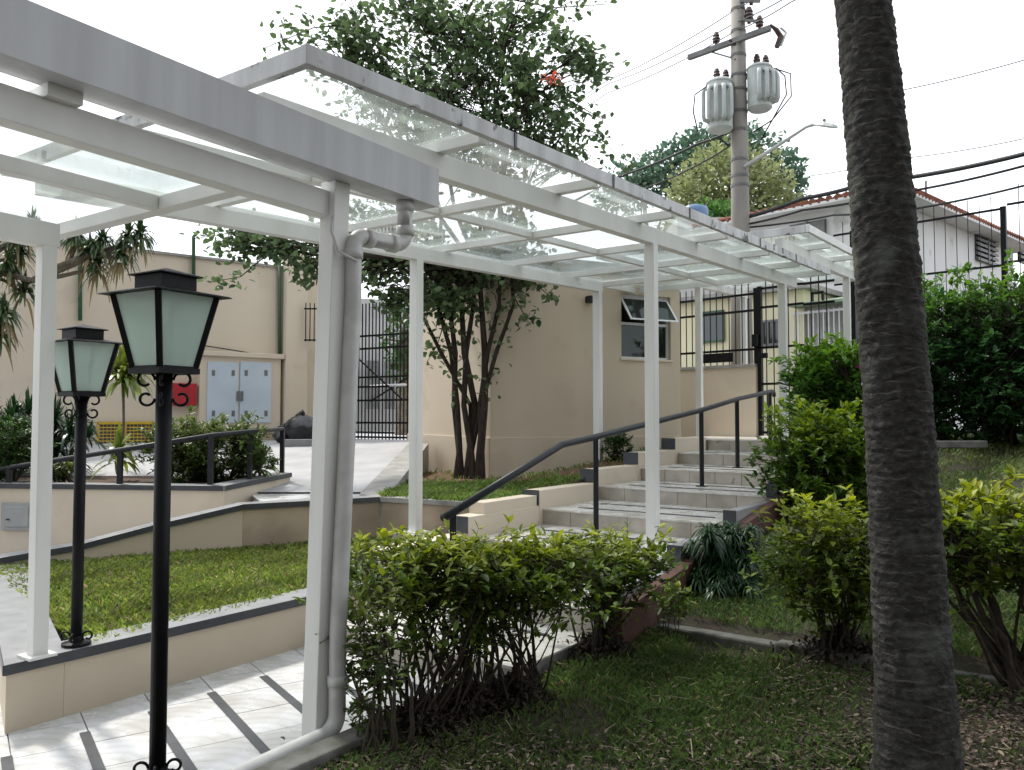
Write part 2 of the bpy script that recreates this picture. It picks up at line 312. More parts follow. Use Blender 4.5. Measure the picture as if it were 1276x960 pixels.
def leaves(name, pos, dirs, Ln, ratio, m, parent, tint, up=.9):
    """two-sided folded leaves: pos base, dirs axis, Ln length"""
    N = len(pos); a = nrm(dirs); r = np.random.normal(0, 1, (N, 3)) * (1 - up) + np.array([0, 0, 1.0]) * up
    b = nrm(np.cross(a, r)); n = np.cross(b, a)
    T = np.array([(0, 0, 0), (.3, .5, .06), (.7, .40, .03), (1, 0, -.12), (.7, -.40, .03), (.3, -.5, .06)])
    V = pos[:, None, :] + Ln[:, None, None] * (a[:, None, :] * T[None, :, 0:1] + b[:, None, :] * T[None, :, 1:2] * ratio + n[:, None, :] * T[None, :, 2:3])
    return rings(V, [(0, 3, 2, 1), (0, 5, 4, 3)], name, m, parent, tint)
def tints(N, c0, c1, spread=.18):
    t = np.random.rand(N, 1); c = np.array(c0) * (1 - t) + np.array(c1) * t
    return np.clip(c * (1 + np.random.normal(0, spread, (N, 1))), .004, 1)
def copy_tree(o, parent=None):
    c = o.copy(); COL.objects.link(c); c.parent = parent
    for ch in [x for x in bpy.data.objects if x.parent == o]: copy_tree(ch, c)
    return c
# ============================================================ ground and setting
def lawn_z(s, w):
    z = np.interp(s, [-7, -4.2, -1.68, -1.58, 0, 5, 7.5, 20], [-.02, .0, .13, .22, .42, 1.06, 1.36, 1.38])
    return z + .025 * np.sin(s * 2.3 + w * 1.1) * np.cos(w * 1.7) + .012 * np.sin(s * 7 + 1) * np.sin(w * 6.3)
def lawn_edge(s): return np.interp(s, [-12, -3.0, -2.95, -2.16, -2.1, 20], [-.42, -.42, -.60, -.61, -.79, -.79])
def sheet(name, m, us, vs_, fn, kind='structure'):
    mb = MB(); nu, nv = len(us), len(vs_)
    mb.v = [Vector(fn(u, v)) for u in us for v in vs_]
    mb.f = [(i * nv + j, (i + 1) * nv + j, (i + 1) * nv + j + 1, i * nv + j + 1) for i in range(nu - 1) for j in range(nv - 1)]
    o = mb.build(name, m, kind=kind, smooth=True); return o
def gz(y): return float(np.interp(y, [7.5, 14, 16], [-.35, .55, 1.08]))
yy = [-300, -60, -12, 0, 4, 7.5, 9, 11, 13, 14, 15, 16, 20, 30, 60, 150, 400, 900]
xx = [-900, -300, -80, -25, -12, -6, 0, 6, 12, 25, 80, 300, 900]
sheet('ground', GRND, yy, xx, lambda a, b: (b, a, gz(a)))
ss = np.arange(-9, 10.01, .25); ws = np.concatenate([np.linspace(0, .9, 4), np.arange(1.2, 14, .3)])
def lawn_pt(s, k):
    w = lawn_edge(s) - k; return S(s, w, float(lawn_z(s, w)))
sheet('lawn', LAWNM, ss, ws, lawn_pt)
# street beyond the fence
mb = MB(); f0 = Vector((-.7071, .7071, 0)); nn = Vector((.7071, .7071, 0)); FB = Vector((4.36, 14.5, 0))
def ST(a, b, z): return FB + f0 * a + nn * b + Vector((0, 0, z))
mb.add([ST(-60, .2, 1.24), ST(60, .2, 1.24), ST(60, 2.2, 1.24), ST(-60, 2.2, 1.24)], [(3, 2, 1, 0)]); mb.build('sidewalk', CONC, kind='structure')
mb = MB(); mb.add([ST(-60, 2.2, 1.12), ST(60, 2.2, 1.12), ST(60, 6.5, 1.12), ST(-60, 6.5, 1.12)], [(3, 2, 1, 0)]); mb.build('road', ASPH, kind='structure')
# ---- plan points on the left
CN = G(8, 828, .35); CN.z = 0
EL = Vector((-.56, .83, 0)).normalized()               # direction of the planter's left wall
A0, A1 = G(-70, 712, .33), G(472, 671, .33); A0.z = A1.z = 0
A2 = S(-.45, 1.66)
def on_w1(u):
    p = VPL(u, 600, A0, A1); p.z = 0; return p
W1D = (A1 - A0).normalized(); W1N = Vector((-W1D.y, W1D.x, 0))
B0, B1, B2 = G(-90, 602, .88), G(279, 606, .88), G(362, 594, .88)
for q in (B0, B1, B2): q.z = 0
GC = G(611, 592, .80); GC.z = 0                          # guardhouse near corner
GR = Vector((math.sin(R(64)), math.cos(R(64)), 0)); GL = Vector((-GR.y, GR.x, 0))
GRL = (VPL(848, 500, GC, GC + GR) - GC).to_2d().length; GLL = 3.6
GE, GW = GC + GR * GRL, GC + GL * GLL
# ---- lower paving with its tiles
def tile_area(parent, poly, ang, size, zf, m, thick=.012, gap=.003, org=(0, 0), skip=None, name='tile', ext=None):
    c, s = math.cos(ang), math.sin(ang); xs = [p[0] for p in poly]; ys = [p[1] for p in poly]
    if area2(poly) and sum((poly[(i + 1) % len(poly)][0] - poly[i][0]) * (poly[(i + 1) % len(poly)][1] + poly[i][1]) for i in range(len(poly))) > 0: poly = poly[::-1]
    sx, sy = size if hasattr(size, '__len__') else (size, size)
    loc = [((x - org[0]) * c + (y - org[1]) * s, -(x - org[0]) * s + (y - org[1]) * c) for x, y in poly]
    i0, i1 = math.floor(min(a for a, b in loc) / sx), math.ceil(max(a for a, b in loc) / sx); j0, j1 = math.floor(min(b for a, b in loc) / sy), math.ceil(max(b for a, b in loc) / sy)
    pl = wloc(parent); full = None
    for i in range(i0, i1):
        for j in range(j0, j1):
            q = [(i * sx + gap, j * sy + gap), ((i + 1) * sx - gap, j * sy + gap), ((i + 1) * sx - gap, (j + 1) * sy - gap), (i * sx + gap, (j + 1) * sy - gap)]
            cx, cy = (i + .5) * sx, (j + .5) * sy; wx, wy = org[0] + cx * c - cy * s, org[1] + cx * s + cy * c
            if skip and skip(wx, wy): continue
            k = clip(q, loc)
            if len(k) < 3 or area2(k) < .004: continue
            isf = abs(area2(k) - area2(q)) < 1e-6
            if isf and full: me = full
            else:
                me = MB().prism([(a - cx, b - cy) for a, b in k], -thick, 0).mesh(name)
                if isf: full = me
            o = link(name, me, m, parent, Vector((wx, wy, zf(wx, wy) + random.uniform(-.0012, .0012))) - pl, ang)
            o.rotation_euler.x = random.gauss(0, .0015); o.rotation_euler.y = random.gauss(0, .0015)
PA = math.atan2(.56, .83)       # tile axis
poly = [S(-9, -.30), S(-2.7, -.30), S(-2.7, 1.30), Vector((-4.4, 7.0, 0)), Vector((-9, 7.0, 0))]
mb = MB(); mb.prism([(p.x, p.y) for p in poly], -.12, -.013); pav = mb.build('paving', GROUT, kind='structure')
def hid(x, y):
    s, w = SW(x, y); d = Vector((x, y, 0)) - CN; left = d.x * EL.y - d.y * EL.x   # >0 : right of the left wall
    return (w > 1.45 and left > .45) or x < -6 or (s < -6.7)
tile_area(pav, [(p.x, p.y) for p in poly], PA, .345, lambda x, y: 0, TILE, org=(G(272, 868, 0).x, G(272, 868, 0).y), skip=hid)
bd = Vector((.56, -.83, 0)).normalized(); ad = Vector((.83, .56, 0)).normalized(); st0 = G(269, 870, 0)
for i in range(-4, 4):          # dark anti-slip strips
    a = st0 + ad * (.345 * i); t = 0
    sa, wa = SW(a.x, a.y); tt = (wa - .93) / (-(-DY * bd.x + DX * bd.y)); a = a + bd * tt
    L = min(1.12, (a.dot(Vector((0, 0, 0))) + 1.12)); b = a + bd * 1.12
    if SW(b.x, b.y)[0] > -2.9: continue
    mb = MB(); mb.bar(a + Vector((0, 0, .002)), b + Vector((0, 0, .002)), .048, .008); mb.build('anti_slip_strip', SLATEF, pav)
# ---- lower kerb on the lawn side
mb = MB(); mb.hexa([S(-9, -.44, -.1), S(-2.95, -.44, -.1), S(-2.95, -.30, -.1), S(-9, -.30, -.1)], [S(-9, -.44, .09), S(-2.95, -.44, .09), S(-2.95, -.30, .09), S(-9, -.30, .09)])
tag(mb.build('kerb', CONCD, bevel=.012), 'low mossy concrete kerb between tiled walkway and shrubs', 'kerb')
# ---- stairs
SK = [5.1, 3.95, 2.77, 1.65, .42, -.8, -2.0, -2.9]; ZK = [1.28 - .16 * k for k in range(8)]
WL, WR = 1.46, -.58
stairs = MB().hexa([S(-2.7, WR, -.3), S(-2.7, WL, -.3), S(5.1, WL, -.3), S(5.1, WR, -.3)], [S(-2.7, WR, -.05), S(-2.7, WL, -.05), S(5.1, WL, .9), S(5.1, WR, .9)]).build('stairs', GROUT, kind='structure')
def sk(k, w): return SK[k] + .055 * (w - WL)
for k in range(8):
    z = ZK[k]; b = 8.6 if k == 0 else SK[k - 1] + .02; wl = WL if k < 6 else (1.44 if k == 6 else 1.12); wr = WR
    if k == 0: mbk = [S(sk(k, wr), wr), S(b, wr), S(b, 2.4), S(5.3, 2.4), S(sk(k, wl), wl)]
    else: mbk = [S(sk(k, wr), wr), S(b, wr), S(b, wl), S(sk(k, wl), wl)]
    st = MB().prism([(p.x, p.y) for p in mbk], z - .30, z - .012).build('step', GROUT, stairs)
    dep = (b - SK[k]); nr = max(2, round(dep / .39)) if k else 8
    tile_area(st, [(p.x, p.y) for p in mbk], ANG + .0, (dep / nr, (WL - WR) / 6), lambda x, y, z=z: z, TREAD, org=(S(SK[k] + .0, WR).x, S(SK[k], WR).y), name='tread_tile')
    for i in range(6):
        w0 = WR + (wl - WR) * i / 6 + .003; w1 = WR + (wl - WR) * (i + 1) / 6 - .003
        a, c2 = S(sk(k, w0) - .011, w0), S(sk(k, w1) - .011, w1); a2, c3 = S(sk(k, w0) + .001, w0), S(sk(k, w1) + .001, w1)
        MB().hexa([a + Vector((0, 0, z - .16)), a2 + Vector((0, 0, z - .16)), c3 + Vector((0, 0, z - .16)), c2 + Vector((0, 0, z - .16))],
                  [a + Vector((0, 0, z - .014)), a2 + Vector((0, 0, z - .014)), c3 + Vector((0, 0, z - .014)), c2 + Vector((0, 0, z - .014))]).build('riser_tile', RISER, st)
    nz = MB().hexa([S(sk(k, wr) - .022, wr, z - .014), S(sk(k, wr) + .02, wr, z - .014), S(sk(k, wl) + .02, wl, z - .014), S(sk(k, wl) - .022, wl, z - .014)],
                   [S(sk(k, wr) - .022, wr, z + .003), S(sk(k, wr) + .02, wr, z + .003), S(sk(k, wl) + .02, wl, z + .003), S(sk(k, wl) - .022, wl, z + .003)]).build('nosing', TREAD, st)
    if k:
        for fr in (.22, .62):
            s0 = SK[k] + dep * fr; MB().bar(S(s0, wr + .25, z + .001), S(s0 + .03, wl - .25, z + .001), .045, .008).build('anti_slip_strip', SLATEF, st)
# stringers
ls = thing('stair_side_wall', 'stepped beige wall with slate ends beside the flower bed', 'wall', S(1, 1.55, .3))
rs = thing('stair_side_wall', 'stepped low wall with terracotta flank beside the lawn', 'wall', S(1, -.68, .3))
for k in range(1, 8):
    z = ZK[k]; a = SK[k] - .10 if k < 7 else -2.45; b = SK[k - 1] - .10; t = z + .20
    if k < 7:
        MB().hexa([S(a, WL, 0), S(b, WL, 0), S(b, WL + .2, 0), S(a, WL + .2, 0)], [S(a, WL, t), S(b, WL, t), S(b, WL + .2, t), S(a, WL + .2, t)]).build('wall_segment', BEIGEL, ls, bevel=.008)
        MB().hexa([S(a - .018, WL - .004, t - .15), S(a - .002, WL - .004, t - .15), S(a - .002, WL + .204, t - .15), S(a - .018, WL + .204, t - .15)],
                  [S(a - .018, WL - .004, t + .004), S(a - .002, WL - .004, t + .004), S(a - .002, WL + .204, t + .004), S(a - .018, WL + .204, t + .004)]).build('slate_end', SLATEF, ls)
    if k == 7: continue
    a = sk(k, -.6) - .06; b = sk(k - 1, -.6) - .06; t = z + .13
    MB().hexa([S(a, -.70, -.1), S(b, -.70, -.1), S(b, -.585, -.1), S(a, -.585, -.1)], [S(a, -.70, t), S(b, -.70, t), S(b, -.585, t), S(a, -.585, t)]).build('wall_segment', SLATE, rs, bevel=.006)
    MB().hexa([S(a - .016, -.702, t - .14), S(a - .002, -.702, t - .14), S(a - .002, -.583, t - .14), S(a - .016, -.583, t - .14)],
              [S(a - .016, -.702, t + .004), S(a - .002, -.702, t + .004), S(a - .002, -.583, t + .004), S(a - .016, -.583, t + .004)]).build('slate_end', SLATEF, rs)
    MB().hexa([S(a, -.80, -.2), S(b, -.80, -.2), S(b, -.704, -.2), S(a, -.704, -.2)], [S(a, -.80, t - .10), S(b, -.80, t + .05), S(b, -.704, t + .05), S(a, -.704, t - .10)]).build('flank_panel', BRICKP, rs, bevel=.006)
# ---- stone edging across the lawn
ke = thing('lawn_edging', 'worn concrete edging stones stepping across the lawn', 'edging', S(-1.66, -2, .1))
w = -.84
while w > -6:
    L = random.uniform(.75, .95); z = .175 + random.uniform(-.012, .012)
    MB().hexa([S(-1.76, w - L, 0), S(-1.60, w - L, 0), S(-1.60, w, 0), S(-1.76, w, 0)], [S(-1.75, w - L + .005, z), S(-1.60, w - L + .005, z - .01), S(-1.60, w - .005, z), S(-1.75, w - .005, z + .01)]).build('edging_stone', CONCD, ke, bevel=.015); w -= L
q = G(1195, 549, 1.33); bs = MB().box((q.x, q.y, 1.28), (.70, .12, .09), R(8)).build('stone_slab', CONCD, bevel=.012); tag(bs, 'flat grey stone slab lying in grass before the tall hedge', 'slab')
# ---- left planter with grass
pl = thing('planter', 'low beige planter wall with slate coping round a grass bed', 'planter', CN)
we = -2.45
c0 = SW(CN.x, CN.y); w0 = c0[1]
def wallseg(parent, a, b, th, z0, z1, m=BEIGE, cap=.055, over=.018, side=1, zb=None, capm=SLATE, edge=True, bev=.004):
    """wall from a to b (front face line); th towards the left of a->b times side"""
    d = (b - a).normalized(); n = Vector((-d.y, d.x, 0)) * side; z1b = z1 if zb is None else zb
    A, B, C, D = a, b, b + n * th, a + n * th
    q = [A, B, C, D] if side > 0 else [A, D, C, B]; zz = [z1, z1b, z1b, z1] if side > 0 else [z1, z1, z1b, z1b]
    mb = MB(); mb.prism([(p.x, p.y) for p in q], z0, [x - cap for x in zz]); mb.build('wall', m, parent, bevel=bev)
    if cap:
        A, B, C, D = a - n * over, b - n * over, b + n * (th + over), a + n * (th + over)
        q = [A, B, C, D] if side > 0 else [A, D, C, B]
        mb = MB(); mb.prism([(p.x, p.y) for p in q], [x - cap + .001 for x in zz], zz); cp = mb.build('coping', capm, parent, bevel=.004)
        if edge:
            e0, e1 = a - n * (over + .003), b - n * (over + .003); f = n * .004
            MB().add([e0 + Vector((0, 0, z1 - cap)), e1 + Vector((0, 0, z1b - cap)), e1 + Vector((0, 0, z1b - .001)), e0 + Vector((0, 0, z1 - .001)), e0 + f + Vector((0, 0, z1 - cap)), e1 + f + Vector((0, 0, z1b - cap)), e1 + f + Vector((0, 0, z1b - .001)), e0 + f + Vector((0, 0, z1 - .001))],
                     [(0, 1, 2, 3), (7, 6, 5, 4), (0, 4, 5, 1), (3, 2, 6, 7), (0, 3, 7, 4), (1, 5, 6, 2)]).build('coping_edge', SLATEF, cp)
wallseg(pl, CN + (S(1, 0) - S(0, 0)) * .292, S(we, w0), .20, -.02, .35, bev=0)
wallseg(pl, S(we, w0 + .20), S(we, WL + .2), .01, -.02, .30, cap=0)
lw = EL * 3.6; dv = S(1, 0) - S(0, 0); nv = Vector((EL.y, -EL.x, 0)) * .27
MB().prism([(p.x, p.y) for p in (CN + lw, CN, CN + dv * .29, CN + lw + nv)], -.02, .295).build('wall', BEIGE, pl)
ov1 = Vector((-EL.y, EL.x, 0)) * .018; ov2 = S(0, -.018) - S(0, 0)
MB().prism([(p.x, p.y) for p in (CN + lw + ov1, CN + ov1 + ov2, CN + dv * .2915 + ov2, CN + lw + nv)], .296, .3505).build('coping', SLATE, pl, bevel=.004)
e0, e1 = CN + ov1 + ov2 * 1.17, CN + dv * .2915 + ov2 * 1.17
MB().bar(e0 + Vector((0, 0, .323)), e1 + Vector((0, 0, .323)), .005, .053).build('coping_edge', SLATEF, pl)
e0, e1 = CN + lw + ov1 * 1.17, CN + ov1 * 1.17 + ov2; MB().bar(e0 + Vector((0, 0, .323)), e1 + Vector((0, 0, .323)), .005, .053).build('coping_edge', SLATEF, pl)
ins = [CN + EL * .25 + Vector((.34, .18, 0)), S(we, w0 + .19), S(we, WL + .19), S(-.5, WL + .19), A2, A1, on_w1(300), on_w1(100), A0, CN + lw]
MB().prism([(p.x, p.y) for p in ins], .05, .30).build('grass_bed', GRASSB, pl)
# ---- ramp parapet (wall one) and its landing wall
rw = thing('ramp_wall', 'sloping beige ramp wall with dark coping behind the grass bed', 'wall', on_w1(200))
prof = [(-70, .345), (0, .41), (100, .478), (190, .61), (303, .764), (472, .77)]
for (u0, z0), (u1, z1) in zip(prof[:-1], prof[1:]): wallseg(rw, on_w1(u0), on_w1(u1), .17, -.02, z0, zb=z1, m=BEIGED if u0 > 250 else BEIGE)
fb = thing('flower_bed_wall', 'grey coped retaining wall round the bougainvillea bed', 'wall', A1)
wallseg(fb, A1 + Vector((.02, 0, 0)), A2, .20, -.02, .77, m=BEIGED, capm=CONC, edge=False, side=1)
lc = [G(447, 611, .77), G(484, 562, 1.04), G(503, 553, 1.17)]
lin = [A1 + Vector((.12, .12, 0)), G(508, 556, 1.15)]
la, lb = Vector((A1.x - .14, A1.y + .05, 0)), Vector((GW.x + .5, GW.y - .6, 0))
wallseg(fb, S(-.62, 1.475), S(.30, 1.475), .19, .2, .79, m=BEIGEL, cap=0)
la = Vector((-1.70, 9.2, 0)); lb = Vector((-1.72, 13.6, 0)); n_ = 5
for i in range(n_):
    a = la.lerp(lb, i / n_); b = la.lerp(lb, (i + 1) / n_); z0 = .77 + .42 * i / n_; z1 = .77 + .42 * (i + 1) / n_
    MB().prism([(a.x, a.y), (a.x + .34, a.y), (b.x + .34, b.y), (b.x, b.y)], -.02, [z0, z0, z1, z1]).build('coping', CONC, fb, bevel=.006)
MB().prism([(A1.x - .02, A1.y), (A1.x + .3, A1.y + .05), (-1.37, 9.19), (-1.70, 9.19)], -.02, .77).build('coping', CONC, fb, bevel=.006)
# bed soil
def bed_z(x, y):
    s, w = SW(x, y); return .755 + .115 * min(max(s - .6, 0), 3.2) * min(max((3.3 - w) / 1.2, 0), 1)
bp = []
def bedpt(a, b):
    p = A1.lerp(A2, a); q0 = Vector((-1.45, 13.4, 0)); q1 = S(4.6, WL + .12); q = q0.lerp(q1, a); r = p.lerp(q, b); r.z = bed_z(r.x, r.y) - .03 * (b > .99); return r
bed = sheet('flower_bed_soil', REDSOIL, np.linspace(0.02, 1, 14), np.linspace(.02, 1, 16), bedpt)
# ---- upper terrace: landing (driveway joints follow the paving), ramp, driveway, planting strip
def drz(y): return float(np.interp(y, [7.6, 9.2, 10, 14, 30], [.735, .735, .80, 1.17, 1.2]))
lp = [on_w1(335) + W1N * .15, A1 + W1N * .15, Vector((-1.66, 9.45, 0)), Vector((-2.2, 9.9, 0)), B2 + Vector((.03, 0, 0)), B1.lerp(B2, .35) + Vector((.03, 0, 0))]
land = MB().prism([(p.x, p.y) for p in lp], .3, .724).build('ramp_landing', GROUT, kind='structure')
tile_area(land, [(p.x, p.y) for p in lp], PA, .345, lambda x, y: .737, TILE)
MB().prism([(p.x, p.y) for p in [A0 + W1N * .15, on_w1(335) + W1N * .15, B1.lerp(B2, .35), B1, B0]], -.05, [-.03, .60, .60, .50, -.03]).build('ramp', PAVE, kind='structure')
sheet('driveway', PAVE, [9.46, 10, 11, 12, 13, 14, 16, 19, 24], [-16, -8, -5, -3, -2.4, -1.68], lambda a, b: (b if not (b > -2 and a > 14) else -1.9 - (a - 14) * .0, a, drz(a)))
mb = MB(); pb = [B0 + Vector((0, .2, 0)), B1 + Vector((.0, .25, 0)), B2 + Vector((-.22, 0, 0)), Vector((-4.0, 11.6, 0)), Vector((-9.5, 12, 0)), Vector((-9.5, 9, 0))]
mb.prism([(p.x, p.y) for p in pb], .3, .86); mb.build('planting_strip', SOIL, kind='structure')
uw = thing('terrace_wall', 'long beige terrace wall with slate coping and meter hatch', 'wall', B1)
wallseg(uw, B0, B1, .2, -.05, .885, m=BEIGEL); wallseg(uw, B1, B2, .2, .2, .885, zb=.93, m=BEIGEL)
ma, mc = VPL(4, 626, B0, B1), VPL(43, 661, B0, B1)
mbx = thing('meter_hatch', 'small grey meter hatch set into the terrace wall', 'hatch', ((ma.x + mc.x) / 2, ma.y - .03, mc.z))
MB().box(((ma.x + mc.x) / 2, (ma.y + mc.y) / 2 - .012, (ma.z + mc.z) / 2), (mc.x - ma.x, .05, ma.z - mc.z), math.atan2(B1.y - B0.y, B1.x - B0.x)).build('frame', HATCH, mbx, bevel=.006)
MB().box(((ma.x + mc.x) / 2, (ma.y + mc.y) / 2 - .04, (ma.z + mc.z) / 2), ((mc.x - ma.x) * .74, .02, (ma.z - mc.z) * .74), math.atan2(B1.y - B0.y, B1.x - B0.x)).build('door', HATCH, mbx, bevel=.006)
MB().box((ma.x + .10, (ma.y + mc.y) / 2 - .055, (ma.z + mc.z) / 2 - .03), (.03, .02, .012)).build('handle', RAILM, mbx)
# ============================================================ canopies
def slanted(o, f): return o
def canopy_beam(parent, name, s0, s1, w, zf, zb, zt, th, m=WHITE):
    return MB().hexa([S(s0, w - th / 2, zf(s0) + zb), S(s1, w - th / 2, zf(s1) + zb), S(s1, w + th / 2, zf(s1) + zb), S(s0, w + th / 2, zf(s0) + zb)],
                     [S(s0, w - th / 2, zf(s0) + zt), S(s1, w - th / 2, zf(s1) + zt), S(s1, w + th / 2, zf(s1) + zt), S(s0, w + th / 2, zf(s0) + zt)]).build(name, m, parent, bevel=.004)
def canopy_cross(parent, name, s, w0, w1, zf, zb, zt, th, m=WHITE):
    a, b = s - th / 2, s + th / 2
    return MB().hexa([S(a, w0, zf(a) + zb), S(b, w0, zf(b) + zb), S(b, w1, zf(b) + zb), S(a, w1, zf(a) + zb)],
                     [S(a, w0, zf(a) + zt), S(b, w0, zf(b) + zt), S(b, w1, zf(b) + zt), S(a, w1, zf(a) + zt)]).build(name, m, parent, bevel=.003)
def pane(parent, s0, s1, w0, w1, zf, z):
    return MB().hexa([S(s0, w0, zf(s0) + z), S(s1, w0, zf(s1) + z), S(s1, w1, zf(s1) + z), S(s0, w1, zf(s0) + z)],
                     [S(s0, w0, zf(s0) + z + .008), S(s1, w0, zf(s1) + z + .008), S(s1, w1, zf(s1) + z + .008), S(s0, w1, zf(s0) + z + .008)]).build('glass_pane', GLASS, parent)
def post(parent, s, w, z0, z1, th=.10, plate=True, m=WHITE):
    o = MB().hexa(*[[S(s + a * th / 2, w + b * th / 2, z) for a, b in ((-1, -1), (1, -1), (1, 1), (-1, 1))] for z in (z0, z1)]).build('post', m, parent, bevel=.005)
    if plate: MB().hexa(*[[S(s + a * th * .9, w + b * th * .9, z) for a, b in ((-1, -1), (1, -1), (1, 1), (-1, 1))] for z in (z0 - .002, z0 + .012)]).build('base_plate', m, o)
    return o
# --- canopy over the stairs
zB = lambda s: 3.23 + .0418 * s
cb = thing('glass_canopy', 'long glass and white steel canopy rising over the stairs', 'canopy', S(0, 1, .5), 'glazed walkway canopies')
canopy_beam(cb, 'beam', -4.45, 4.62, 0, zB, 0, .15, .09); canopy_beam(cb, 'beam', -4.45, 3.03, 2.2, zB, 0, .13, .09)
RA = [-4.49, -3.11, -1.72, -.32, 1.0, 2.35, 3.55, 4.70]
for i, s in enumerate(RA):
    if i in (0, 7): continue
    canopy_cross(cb, 'rafter', s, -.37, 2.42, zB, .146, .215, .075)
canopy_cross(cb, 'fascia', -4.52, -.42, 2.46, zB, .152, .245, .045, WHITEW); canopy_cross(cb, 'fascia', 4.72, -.42, 2.46, zB, .152, .245, .045)
canopy_beam(cb, 'fascia', -4.545, 4.745, -.44, zB, .153, .247, .045, WHITEW); canopy_beam(cb, 'fascia', -4.545, 4.745, 2.48, zB, .153, .247, .045)
for s in (-2.9, -1.62, -.18, 1.75, 3.1):  # dark stains at the fascia joints, built as thin strips
    MB().hexa([S(s - .009, -.469, zB(s) + .15), S(s + .009, -.469, zB(s) + .15), S(s + .009, -.4615, zB(s) + .15), S(s - .009, -.4615, zB(s) + .15)], [S(s - .014, -.469, zB(s) + .243), S(s + .016, -.469, zB(s) + .243), S(s + .016, -.4615, zB(s) + .243), S(s - .014, -.4615, zB(s) + .243)]).build('joint_stain', SLATEF, cb)
for i in range(7):
    a, b = RA[i] + .038, RA[i + 1] - .038
    canopy_beam(cb, 'purlin', a, b, 1.12, zB, .15, .212, .06)
    pane(cb, a - .03, b + .03, -.41, 1.115, zB, .222); pane(cb, a - .03, b + .03, 1.128, 2.45, zB, .222)
for s, w, z in ((.0, 0, .482), (4.08, 0, 1.122), (2.95, 2.2, .93), (-.80, 2.2, .47)): post(cb, s, w, z, zB(s) + .001)
ft = MB().hexa(*[[S(-.80 + a * .16, 2.2 + b * .16, z) for a, b in ((-1, -1), (1, -1), (1, 1), (-1, 1))] for z in (.2, .472)]).build('footing', CONC, cb, bevel=.01)
# --- upper canopy by the gate
zC = lambda s: 3.66 + .0418 * (s - 3)
cc = thing('glass_canopy', 'short upper glass canopy with white posts beside the entrance gate', 'canopy', S(6, 1, 1.3), 'glazed walkway canopies')
canopy_beam(cc, 'beam', 3.0, 8.3, -.28, zC, 0, .14, .09); canopy_beam(cc, 'beam', 5.7, 8.3, 1.92, zC, 0, .13, .09)
RC = [2.9, 4.2, 5.5, 6.8, 8.2]
for s in RC[1:-1]: canopy_cross(cc, 'rafter', s, -.60, 2.1, zC, .137, .205, .075)
canopy_cross(cc, 'fascia', 2.88, -.64, 2.12, zC, .142, .235, .045, WHITEW); canopy_cross(cc, 'fascia', 8.22, -.64, 2.12, zC, .142, .235, .045)
canopy_beam(cc, 'fascia', 2.855, 8.245, -.665, zC, .143, .237, .045); canopy_beam(cc, 'fascia', 2.855, 8.245, 2.145, zC, .143, .237, .045)
for i in range(4):
    a, b = RC[i] + .038, RC[i + 1] - .038
    canopy_beam(cc, 'purlin', a, b, .8, zC, .14, .202, .06); pane(cc, a - .03, b + .03, -.64, .795, zC, .212); pane(cc, a - .03, b + .03, .808, 2.12, zC, .212)
for s, w in ((6.5, -.28), (5.9, 1.92), (8.1, -.28), (8.1, 1.92)): post(cc, s, w, 1.282, zC(s) + .001)
# --- lower canopy with the gutter
zG = lambda s: 2.805 - .016 * (s + 3.43)
zA = lambda s: 2.63 - .022 * (s + 4.1)
ca = thing('glass_canopy', 'low glass canopy with deep grey gutter over the tiled walkway', 'canopy', S(-4.8, .6, 0), 'glazed walkway canopies')
canopy_beam(ca, 'beam', -9, -4.05, -.10, zA, .005, .135, .09); canopy_beam(ca, 'beam', -9, -4.78, 1.27, zA, -.125, .004, .10)
canopy_beam(ca, 'purlin', -9, -4.66, .53, zA, .008, .078, .07)
for s in (-4.62, -6.0, -7.4, -8.8): canopy_cross(ca, 'rafter', s, -.056, 1.72, zA, .007, .076, .075)
for i, (a, b) in enumerate(((-5.96, -4.66), (-7.36, -6.04), (-8.76, -7.44))):
    pane(ca, a - .03, b + .03, -.05, .525, zA, .083); pane(ca, a - .03, b + .03, .54, 1.74, zA, .083)
lo_ = MB(); th_ = .105; hd_ = [(-1, -1), (1, -1), (1, 1), (-1, 1)]
lo_.hexa([S(-4.13 + a * th_ / 2, -.105 + b * th_ / 2, 0) for a, b in hd_], [S(-4.06 + a * th_ / 2, -.135 + b * th_ / 2, zG(-4.06) + .001) for a, b in hd_]).build('post', WHITE, ca, bevel=.005)
post(ca, -4.83, 1.26, .353, zA(-4.83) - .12, .078); post(ca, -8.6, -.105, 0, zA(-8.6) + .1); post(ca, -8.6, 1.26, .0, zA(-8.6) - .1)
zG = lambda s: 2.805 - .016 * (s + 3.43)
g = MB()
def gut(w0, w1, z0, z1, s0=-9, s1=-3.43): return MB().hexa([S(s0, w0, zG(s0) + z0), S(s1, w0, zG(s1) + z0), S(s1, w1, zG(s1) + z0), S(s0, w1, zG(s0) + z0)], [S(s0, w0, zG(s0) + z1), S(s1, w0, zG(s1) + z1), S(s1, w1, zG(s1) + z1), S(s0, w1, zG(s0) + z1)])
gb = gut(-.295, -.135, .0, .012).build('gutter', GUTM, ca, bevel=.003)
gut(-.302, -.296, -.004, .218).build('gutter_face', GUTM, gb, bevel=.002); gut(-.134, -.128, .0, .16).build('gutter_back', GUTM, gb)
gut(-.30, -.13, .001, .217, -3.436, -3.43).build('gutter_end', GUTM, gb)
for s in (-5.46, -7.2): MB().hexa(*[[S(s + a * .065, -.115 + b * .075, z) for a, b in ((-1, -1), (1, -1), (1, 1), (-1, 1))] for z in (zA(s) + .13, zG(s) + .001)]).build('gutter_bracket', WHITE, ca)
dp = []
p0 = S(-3.62, -.215, zG(-3.6) + .003); r_ = .043
pc = S(-4.0, -.205, 0); zt = 2.56; pcb = S(-4.085, -.205, 0)
pts = [p0, Vector((p0.x, p0.y, zt + .07))]
